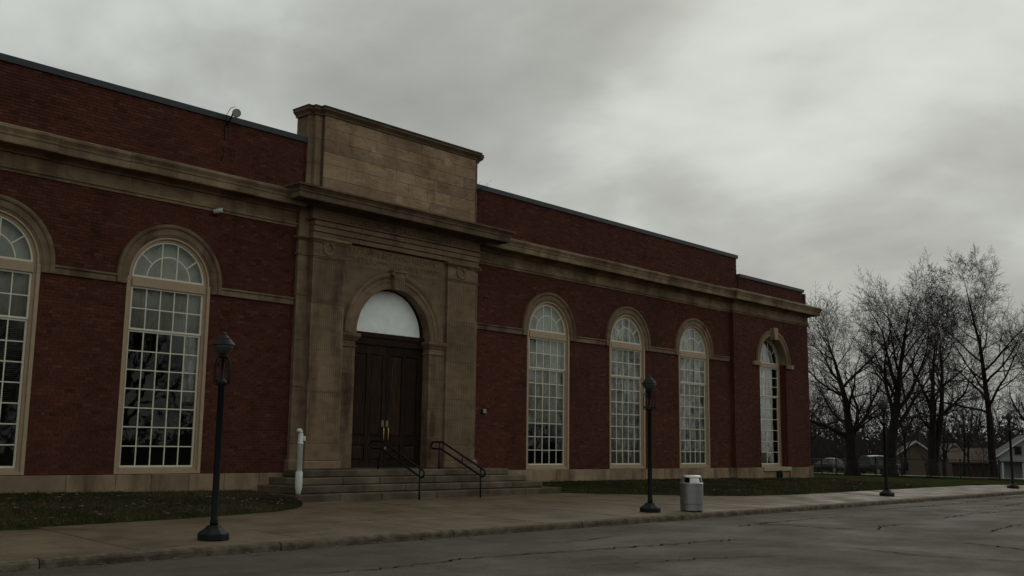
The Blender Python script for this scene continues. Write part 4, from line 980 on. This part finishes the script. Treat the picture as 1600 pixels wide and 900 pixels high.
# slatted blind in the leftmost window
t = thing('venetian_blind', 'grey slatted blind half down in the window at the left edge', 'blind', (WIN[1], .27, 2.5))
me = None
for k in range(44):
    z = 4.22 - k * .042
    if me is None:
        o = MB().add([(-.94, -.014, .006), (.94, -.014, .006), (.94, .014, -.006), (-.94, .014, -.006)], [(0, 1, 2, 3)]).build('slat', 'blind_cloth', t); me = o.data
    else: o = link('slat', me, t)
    o.location = (0, 0, z - 2.5)
roller(WIN[3], 2.35, 6.46, 'long pale blind in the first arched window right of the entrance')
curtain(WIN[4] - .70, WIN[4] + .97, 1.0, 6.4, 'pale full length curtain in the window behind the second lamp post')
curtain(WIN[5] - .94, WIN[5] + .3, 1.0, 6.4, 'pale curtain drawn across the window behind the litter bin')
curtain(WIN[5] + .45, WIN[5] + .95, 1.0, 6.4, 'narrow pale curtain at right side of window above the litter bin')
curtain(P5 - 1.02, P5 + .86, 1.0, 6.5, 'pale pleated curtain in the narrow end window with keystone', y=.34)

# ------------------------------------------------------------------ bare trees
def grow(seed, H, r0, style):
    """returns (limbs MB, twigs MB) in local coordinates"""
    r = random.Random(seed); limbs, tw = MB(), MB(); cnt = [0]
    def perp(d):
        u = d.cross(Vector((0, 0, 1)))
        if u.length < .1: u = Vector((1, 0, 0))
        u.normalize(); return u, d.cross(u)
    def branch(p, d, Ln, rad, lev, phase):
        nseg = (9, 7, 5, 4, 3, 3)[lev]; pts = [p.copy()]; rads = [rad]; dd = d.copy(); q = p.copy(); dirs = [dd.copy()]
        wob = (.05, .11, .13, .13, .13, .13)[lev]; lift = style['lift'][min(lev, len(style['lift']) - 1)]
        tip = style.get('tip', .25) if lev == 0 else .3
        for i in range(nseg):
            dd = (dd + Vector((r.gauss(0, wob), r.gauss(0, wob), r.gauss(0, wob * .7) + lift))).normalized()
            q = q + dd * (Ln / nseg); pts.append(q.copy()); dirs.append(dd.copy()); t = (i + 1) / nseg
            rads.append(max(.0065, rad * (1 - t * (1 - tip))))
        (limbs if lev < 2 else tw).tube(pts, rads, (10, 7, 5, 4, 3, 3)[lev]); cnt[0] += 1
        if lev >= style['levels']: return
        nc = style['kids'][lev]; lo = style['start'][lev]
        for k in range(nc):
            f = lo + (1 - lo) * (k + r.uniform(.1, .9)) / nc
            if f > .99: f = .985
            x = f * nseg; i = int(x); fr = x - i; pp = pts[i].lerp(pts[min(i + 1, nseg)], fr); bd = dirs[min(i + 1, nseg)]
            u, w = perp(bd); a = phase + k * 2.4 + r.uniform(-.5, .5); an = math.radians(r.gauss(style['angle'][lev], 9))
            nd = (bd * math.cos(an) + (u * math.cos(a) + w * math.sin(a)) * math.sin(an)).normalized()
            if lev == 0: cl = H * style['limb'](f) * r.uniform(.8, 1.12)
            else: cl = Ln * r.uniform(.42, .68) * (1.15 - .5 * f)
            cr = min(rads[min(i + 1, nseg)] * .72, rad * style['thin'][lev]) * r.uniform(.75, 1.0)
            branch(pp, nd, cl, max(.0065, cr), lev + 1, r.uniform(0, 6))
        if lev < style['levels']:
            branch(pts[-1], dirs[-1], Ln * (.5 if lev else .10), rads[-1], min(lev + 1, 5) if lev else 2, r.uniform(0, 6))
    for (off, d, hfrac, rf) in style['stems']:
        branch(Vector(off), Vector(d).normalized(), H * hfrac, r0 * rf, 0, r.uniform(0, 6))
    # root flare
    limbs.lathe([(r0 * 1.7, -.4), (r0 * 1.45, .05), (r0 * 1.15, .5), (r0 * 1.0, 1.2)], n=10)
    return limbs, tw
SPREAD = dict(levels=5, kids=(14, 7, 6, 4, 2), start=(.18, .18, .15, .15, .15), angle=(50, 40, 40, 40, 40), limb=lambda f: .52 - .25 * f, thin=(.5, .6, .6, .6, .6), lift=(.02, .055, .04, .02, .01), stems=[((0, 0, 0), (0, 0, 1), .86, 1)], tip=.05)
VASE = dict(levels=5, kids=(13, 7, 5, 4, 2), start=(.26, .2, .15, .15, .15), angle=(38, 38, 40, 40, 40), limb=lambda f: .46 - .2 * f, thin=(.5, .6, .6, .6, .6), lift=(.02, .06, .04, .02, .01), stems=[((0, 0, 0), (.06, .0, 1), .93, 1)], tip=.05)
TWIN = dict(levels=5, kids=(9, 6, 5, 4, 2), start=(.22, .2, .15, .15, .15), angle=(40, 40, 40, 40, 40), limb=lambda f: .42 - .18 * f, thin=(.5, .6, .6, .6, .6), lift=(.02, .06, .04, .02, .01), stems=[((-.15, 0, 0), (-.05, .05, 1), .92, .85), ((.35, .1, 0), (.10, -.03, 1), .86, .8)], tip=.05)
TALL = dict(levels=5, kids=(20, 6, 5, 4, 2), start=(.30, .2, .15, .15, .15), angle=(54, 42, 40, 40, 40), limb=lambda f: .40 - .30 * (f - .3) / .7, thin=(.36, .6, .6, .6, .6), lift=(.01, .05, .03, .02, .01), stems=[((0, 0, 0), (.0, .0, 1), .97, 1)], tip=.04)
SMALL = dict(levels=3, kids=(11, 7, 6), start=(.22, .2, .2), angle=(44, 42, 40), limb=lambda f: .5 - .25 * f, thin=(.6, .6, .6), lift=(.02, .06, .03, .02), stems=[((0, 0, 0), (.05, .0, 1), .85, 1)], tip=.15)
def tree(label, loc, H, r0, style, seed, group='bare trees', rz=0.0, name='bare_tree'):
    l, w = grow(seed, H, r0, style)
    t = thing(name, label, 'tree', loc, rz, group)
    l.build('trunk', 'bark', t, smooth=True); w.build('crown', 'twig', t, smooth=False); return t
def on(u, d):                     # ground point under pixel column u at depth d
    q = dep(u, 720, d); return (q.x, q.y, gz(q.x, q.y) - .02)
T1 = tree('spreading bare tree nearest the building corner with long low limbs', on(1331, 77), 12.0, .46, SPREAD, 31)
T2 = tree('bare tree with thick straight trunk behind the third lamp post', on(1390, 74), 12.4, .45, VASE, 12)
T3 = tree('twin-stemmed bare tree in the middle of the group', on(1457, 78), 12.6, .40, TWIN, 23)
T5 = tree('tallest bare tree with single straight leader at the right', on(1552, 78), 15.9, .31, TALL, 47)
T6 = tree('small slender bare tree between the thick trunks', on(1412, 88), 9.0, .13, SMALL, 5)
T7 = tree('low forked young tree in front of the pale house', on(1475, 96), 6.0, .16, SMALL, 8)
def tcopy(src, label, loc, sc, rz, group='bare trees'):
    c = copy_tree(src); c['label'] = label; c['group'] = group; c.location = loc; c.scale = (sc,) * 3; c.rotation_euler = (0, 0, rz); return c
tcopy(T2, 'bare tree at the right edge of the picture beyond the tall one', on(1640, 84), .95, 2.0)
tcopy(T1, 'bare tree half hidden behind the building corner', on(1268, 104), .72, 1.1)
tcopy(T6, 'small bare tree behind the tall single tree', on(1515, 100), 1.05, 2.6)
tcopy(T6, 'small bare tree left of the tall single tree, nearer the brown house', on(1505, 118), 1.1, .7)
# trees across the street: they only show as reflections in the windows
for k, (x, y, sc, src) in enumerate([(24, -44, 1.0, T1), (35, -47, 1.05, T2), (45, -44, .9, T3), (58, -48, 1.0, T1), (70, -45, 1.0, T3), (79, -48, 1.1, T2), (90, -46, 1.0, T1), (100, -48, 1.05, T5), (112, -46, 1.0, T3), (14, -52, .9, T5)]):
    tcopy(src, 'bare tree across the street, seen only as a window reflection', (x, y, -.1 + fall(x)), sc, k * 1.3, 'trees across the street reflected in the windows')
# far woodland that closes the view
r = random.Random(77); b = MB()
SH = dict(levels=2, kids=(10, 8), start=(.15, .15), angle=(42, 42), limb=lambda f: .5 - .22 * f, thin=(.6, .6), lift=(.02, .06, .03), stems=[((0, 0, 0), (0, 0, 1), .9, 1)], tip=.2)
protos = []
for k in range(4):
    l, w = grow(300 + k, 9.0, .16, dict(SH, levels=3, kids=(10, 7, 6), start=(.12, .15, .2), angle=(42, 42, 42), thin=(.6, .6, .6), lift=(.02, .06, .03, .02)))
    v = np.array(l.v + w.v); f = l.f + [tuple(i + len(l.v) for i in q) for q in w.f]; protos.append((v, f))
def wood(name, label, spots):
    b = MB()
    for (x, y, z, sc, a, k) in spots:
        v, f = protos[k]; ca, sa = math.cos(a) * sc, math.sin(a) * sc
        P = np.stack([v[:, 0] * ca - v[:, 1] * sa + x, v[:, 0] * sa + v[:, 1] * ca + y, v[:, 2] * sc * .95 + z], 1); b.add(P.tolist(), f)
    o = b.build(name, 'far_twig', kind='stuff'); o['label'] = label; return o
sp = []
for k in range(46):
    u = 1235 + 420 * (k + r.random()) / 46; d = r.uniform(150, 215); q = dep(u, 720, d); sp.append((q.x, q.y, gz(q.x, q.y) - .3, r.uniform(1.0, 1.55), r.uniform(0, 6), r.randrange(4)))
for k in range(22):
    u = 1250 + 400 * (k + r.random()) / 22; d = r.uniform(112, 140); q = dep(u, 720, d); sp.append((q.x, q.y, gz(q.x, q.y) - .3, r.uniform(.45, .75), r.uniform(0, 6), r.randrange(4)))
wood('far_woodland', 'dark mass of bare far-off woods behind the houses', sp)
sp = []
for k in range(44): x = -20 + 195 * (k + r.random()) / 44; sp.append((x, -r.uniform(56, 78), fall(x) - .2, r.uniform(.8, 1.3), r.uniform(0, 6), r.randrange(4)))
wood('street_woodland', 'bare young trees across the street reflected in the windows', sp)
# hills of scrub behind: a low uneven mass with leafy-sized faces
b = MB()
for k in range(17000):
    u = r.uniform(1225, 1680); d = r.uniform(165, 235); q = dep(u, 720, d); h = abs(r.gauss(0, 3.0)) + 2.2 * (vnoise(u * .02, 3.3, 4) + .5); z = gz(q.x, q.y) + h; s_ = r.uniform(.15, .5); a = r.uniform(0, PI)
    e = Vector((math.cos(a) * s_, math.sin(a) * s_, r.uniform(-.3, .6) * s_)); g = Vector((r.uniform(-.2, .2), r.uniform(-.2, .2), 1)) * s_ * r.uniform(.5, 1.6)
    p = Vector((q.x, q.y, z)); b.add([tuple(p - e), tuple(p + e), tuple(p + e * .3 + g)], [(0, 1, 2)])
o = b.build('far_scrub', 'far_twig', kind='stuff'); o['label'] = 'dark scrub and undergrowth below the far-off woods'
b = MB()
for k in range(14000):
    x = r.uniform(-20, 175); y = -r.uniform(60, 74); h = abs(r.gauss(0, 1.5)) + 1.6 * (vnoise(x * .12, 1.3, 6) + .5); s_ = r.uniform(.12, .34); a = r.uniform(0, PI)
    e = Vector((math.cos(a) * s_, math.sin(a) * s_ * .4, r.uniform(-.3, .6) * s_)); g = Vector((r.uniform(-.2, .2), 0, 1)) * s_ * r.uniform(.6, 1.8); p = Vector((x, y, fall(x) + h))
    b.add([tuple(p - e), tuple(p + e), tuple(p + e * .3 + g)], [(0, 1, 2)])
o = b.build('street_hedge', 'far_twig', kind='stuff'); o['label'] = 'dark hedge and scrub across the street reflected in the windows'

# ------------------------------------------------------------------ houses beyond the trees
def house(label, u, d, w, l, hw, hr, wall, roof, rz, wins, chim=None, porch=False):
    q = dep(u, 720, d); z = gz(q.x, q.y) - .3; o = (q.x, q.y, z)
    t = thing('house', label, 'house', o, rz, 'houses beyond the lawn')
    W2, L2 = w / 2, l / 2
    b = MB(); prof = [(-W2, 0), (W2, 0), (W2, hw), (0, hw + hr), (-W2, hw)]; b.plate(prof, -L2, L2); b.build('wall', wall, t)
    rf = MB(); e = .35; k = hr / W2; s_ = []
    for sg in (-1, 1):
        rf.add([(sg * (W2 + e), y, hw - e * k + .02) for y in (-L2 - e, L2 + e)] + [(0, y, hw + hr + .02) for y in (L2 + e, -L2 - e)] + [(sg * (W2 + e), y, hw - e * k + .2) for y in (-L2 - e, L2 + e)] + [(0, y, hw + hr + .2) for y in (L2 + e, -L2 - e)],
               [(0, 1, 2, 3), (4, 5, 6, 7), (0, 1, 5, 4), (1, 2, 6, 5), (2, 3, 7, 6), (3, 0, 4, 7)])
    ro = rf.build('roof', roof, t)
    bb = MB()
    for sg in (-1, 1):
        for y in (-L2 - e - .02,):
            bb.add([(sg * (W2 + e), y, hw - e * k + .0), (sg * (W2 + e), y, hw - e * k + .2), (0, y, hw + hr + .22), (0, y, hw + hr + .0)], [(0, 1, 2, 3)])
    bb.build('barge_board', 'lamp_white', t)
    if chim: MB().box(chim - .35, chim + .35, -.3, .5, hw + .3, hw + hr + .9).build('chimney', 'brick_far', ro)
    for (face, a, z0, ww, hh) in wins:
        if face == 'f': f = MB().box(a - ww / 2, a + ww / 2, -L2 - .06, -L2 + .05, z0, z0 + hh); g = MB().box(a - ww / 2 + .1, a + ww / 2 - .1, -L2 - .075, -L2 - .061, z0 + .1, z0 + hh - .1)
        else:
            sx = -W2 if face == 'l' else W2; s2 = -1 if face == 'l' else 1
            f = MB().box(min(sx, sx + s2 * .06), max(sx, sx + s2 * .06), a - ww / 2, a + ww / 2, z0, z0 + hh); g = MB().box(min(sx + s2 * .061, sx + s2 * .075), max(sx + s2 * .061, sx + s2 * .075), a - ww / 2 + .1, a + ww / 2 - .1, z0 + .1, z0 + hh - .1)
        fo = f.build('window', 'siding_tan', t); g.build('pane', 'car_glass', fo)
    if porch:
        MB().box(-W2 - .2, W2 + .2, -L2 - 1.9, -L2 - .03, 2.3, 2.5).build('porch_roof', 'siding_white', t)
        for k in range(4): MB().box(-W2 + .1 + (w - .3) * k / 3, -W2 + .25 + (w - .3) * k / 3, -L2 - 1.75, -L2 - 1.6, 0, 2.3).build('porch_post', 'lamp_white', t)
    return t
house('tan gabled house showing between the tree trunks', 1427, 128, 5.4, 8, 2.5, 1.9, 'siding_tan', 'roof_far', -1.10, [('f', -1.3, .9, .9, 1.2), ('f', 1.3, .9, .9, 1.2)], 1.2)
house('pale cream house behind the twin-stemmed tree', 1482, 140, 5.0, 7, 2.7, 1.8, 'siding_white', 'roof_far', -1.0, [('f', -1.2, .9, .9, 1.2), ('f', 1.1, .9, .9, 1.2)])
house('low brown house with hipped look left of the tall tree', 1528, 132, 8.5, 7, 2.2, 1.6, 'brick_far', 'roof_brown', .45, [('f', -2.4, .8, 1.2, 1.1), ('f', 0.2, .8, .9, 1.1), ('f', 2.6, .8, 1.2, 1.1)], 2.0)
house('white house with a porch at the right edge', 1602, 118, 6.4, 8, 2.9, 2.2, 'siding_white', 'roof_far', -1.15, [('f', -1.2, 3.0, .8, 1.0), ('f', 1.5, .9, 1.0, 1.3), ('l', 0, .9, .9, 1.2)], None, True)
# ------------------------------------------------------------------ pale drive and fence beyond the lawn
def strip(name, mat, pts, w, up):
    P = [Vector(p) for p in pts]; Q = []
    for a, c in zip(P, P[1:]):
        for k in range(10): Q.append(a.lerp(c, k / 10))
    Q.append(P[-1]); vs = []
    for i, q in enumerate(Q):
        d = (Q[min(i + 1, len(Q) - 1)] - Q[max(0, i - 1)]).normalized(); n_ = Vector((-d.y, d.x)) * w / 2
        for s_ in (-1, 1): e = q + Vector((n_.x, n_.y)) * s_; vs.append((e.x, e.y, gz(e.x, e.y) + up))
    return MB().add(vs, [(2 * i, 2 * i + 1, 2 * i + 3, 2 * i + 2) for i in range(len(Q) - 1)]).build(name, mat, kind='structure')
dr = [dep(1235, 720, 97), dep(1300, 720, 90), dep(1370, 720, 82), dep(1445, 720, 74), dep(1620, 720, 70)]
strip('driveway', 'pale_concrete', [(p.x, p.y) for p in dr], 4.2, .17)
pk = [dep(1235, 720, 104), dep(1300, 720, 99), dep(1400, 720, 95), dep(1480, 720, 96)]
strip('parking_strip', 'asphalt', [(p.x, p.y) for p in pk], 9, .12)
fn = thing('wire_fence', 'dark wire fence with many posts across the back of the lawn', 'fence', tuple(on(1420, 72)))
fo_ = on(1420, 72); line = [dep(1262, 720, 83), dep(1330, 720, 77), dep(1408, 720, 71.5), dep(1500, 720, 69), dep(1680, 720, 70)]
FP = []
for a, c in zip(line, line[1:]):
    n_ = max(2, round((c - a).length / 2.4))
    for k in range(n_): q = a.lerp(c, k / n_); FP.append((q.x, q.y, gz(q.x, q.y)))
for p in FP:
    h = 1.35 * r.uniform(.97, 1.05)
    MB().tube([(p[0], p[1], p[2] - .1), (p[0], p[1], p[2] + h)], .05, 6).build('post', 'black_metal', fn, off=fo_)
MB().tube([(p[0], p[1], p[2] + 1.28) for p in FP], .025, 5).build('top_rail', 'black_metal', fn, off=fo_)
b = MB()
for a, c in zip(FP, FP[1:]):
    for k in range(1, 9):
        b.tube([(a[0], a[1], a[2] + .15 * k), (c[0], c[1], c[2] + .15 * k)], .005, 3)
    for k in range(1, 16):
        t_ = k / 16; x, y, z = (a[i] + (c[i] - a[i]) * t_ for i in range(3)); b.tube([(x, y, z + .05), (x, y, z + 1.28)], .005, 3)
o = b.build('wire_mesh', 'black_metal', fn, off=fo_); o['kind'] = 'stuff'

# ------------------------------------------------------------------ parked cars
def car(label, u, d, rz, paint, suv):
    q = dep(u, 720, d); z = gz(q.x, q.y) + .12; t = thing('parked_car', label, 'car', (q.x, q.y, z), rz, 'cars parked beyond the lawn')
    hb, ht, Ls, wd = (.95, 1.78, 2.35, .93) if suv else (.88, 1.46, 2.25, .90)
    if suv: sec = [(-Ls, .45, .80), (-Ls + .05, .38, .95), (-1.6, .32, 1.0), (0, .30, 1.02), (1.3, .32, 1.02), (2.0, .36, .98), (Ls, .45, .82)]
    else: sec = [(-Ls, .45, .78), (-Ls + .08, .36, .92), (-1.5, .30, .97), (0, .28, .95), (1.2, .30, .92), (1.9, .34, .82), (Ls, .44, .66)]
    def loft(S_, wf):
        vs = []; k = 8
        for x, z0, z1 in S_:
            w_ = wf(x); c_ = .10
            vs += [(x, -w_ + .06, z0), (x, -w_, z0 + .12), (x, -w_ + .01, z1 - .14), (x, -w_ + .10, z1), (x, w_ - .10, z1), (x, w_ - .01, z1 - .14), (x, w_, z0 + .12), (x, w_ - .06, z0)]
        n_ = len(S_)
        return MB().add(vs, [(i * k + j, (i + 1) * k + j, (i + 1) * k + (j + 1) % k, i * k + (j + 1) % k) for i in range(n_ - 1) for j in range(k)] + [tuple(range(k)), tuple(range((n_ - 1) * k, n_ * k))[::-1]])
    loft(sec, lambda x: wd * (1 - .12 * (abs(x) / Ls) ** 4)).build('body', paint, t, smooth=True)
    zs = .93
    if suv: g = [(-2.2, zs, .97), (-1.95, zs, 1.70), (-.5, zs, ht - .02), (.35, zs, ht - .06), (1.15, zs, 1.03)]
    else: g = [(-1.75, zs, .97), (-.95, zs, 1.38), (-.3, zs, ht - .02), (.25, zs, ht - .04), (1.15, zs, .97)]
    vs = []; k = 6
    for x, z0, z1 in g:
        tw = wd - .10 - .28 * max(0, (z1 - .95)) / .6
        vs += [(x, -wd + .08, z0), (x, -tw, z1 - .03), (x, -tw + .10, z1), (x, tw - .10, z1), (x, tw, z1 - .03), (x, wd - .08, z0)]
    MB().add(vs, [(i * k + j, (i + 1) * k + j, (i + 1) * k + j + 1, i * k + j + 1) for i in range(len(g) - 1) for j in (0, 4)] + [(0, 1, 2, 3, 4, 5), (0, 1, k + 1, k), tuple((len(g) - 1) * k + j for j in range(6))] +
              [((len(g) - 2) * k + j, (len(g) - 1) * k + j, (len(g) - 1) * k + j + 1, (len(g) - 2) * k + j + 1) for j in (1, 2, 3)] + [(j, k + j, k + j + 1, j + 1) for j in (1, 2, 3)]).build('window_glass', 'car_glass', t)
    rf = MB(); vs = []
    gi = g[1:-1]
    for x, z0, z1 in gi:
        tw = wd - .10 - .28 * max(0, (z1 - .95)) / .6
        vs += [(x, -tw - .01, z1 - .05), (x, -tw + .09, z1 + .012), (x, 0, z1 + .03), (x, tw - .09, z1 + .012), (x, tw + .01, z1 - .05)]
    rf.add(vs, [(i * 5 + j, (i + 1) * 5 + j, (i + 1) * 5 + j + 1, i * 5 + j + 1) for i in range(len(gi) - 1) for j in range(4)]); rf.build('roof', paint, t, smooth=True)
    pl = MB()
    for sg in (-1, 1):
        for x in ((-.25, 0.75) if not suv else (-1.2, -.2, .7)): pl.tube([(x, sg * (wd - .07), .93), (x - .06, sg * (wd - .33), g[2][2] - .05)], .035, 5)
    pl.build('pillars', paint, t)
    for x in (-1.35, 1.35):
        for sg in (-1, 1):
            w_ = MB().tube([(x, sg * (wd - .22), .33), (x, sg * (wd + .01), .33)], .33, 18).build('wheel', 'tyre', t); MB().tube([(x, sg * (wd - .0), .33), (x, sg * (wd + .02), .33)], .21, 14).build('rim', 'dull_plate', w_)
    for sg in (-1, 1):
        MB().box(Ls - .16, Ls - .02, min(sg * .45, sg * .78), max(sg * .45, sg * .78), .62, .74).build('headlight', 'lamp_white', t); MB().box(-Ls + .0, -Ls + .12, min(sg * .5, sg * .82), max(sg * .5, sg * .82), .70, .86).build('tail_light', 'red_lens', t)
        MB().box(.75, .95, min(sg * (wd - .02), sg * (wd + .16)), max(sg * (wd - .02), sg * (wd + .16)), .95, 1.08).build('mirror', paint, t)
    return t
VA = math.atan2(FW.y, FW.x)
car('dark rounded saloon car parked just beyond the building corner', 1301, 99, VA - PI / 2 + .75, 'car_dark', False)
car('dark tall estate car parked between the two tree trunks', 1374, 96, VA - PI / 2 + .55, 'car_grey', True)
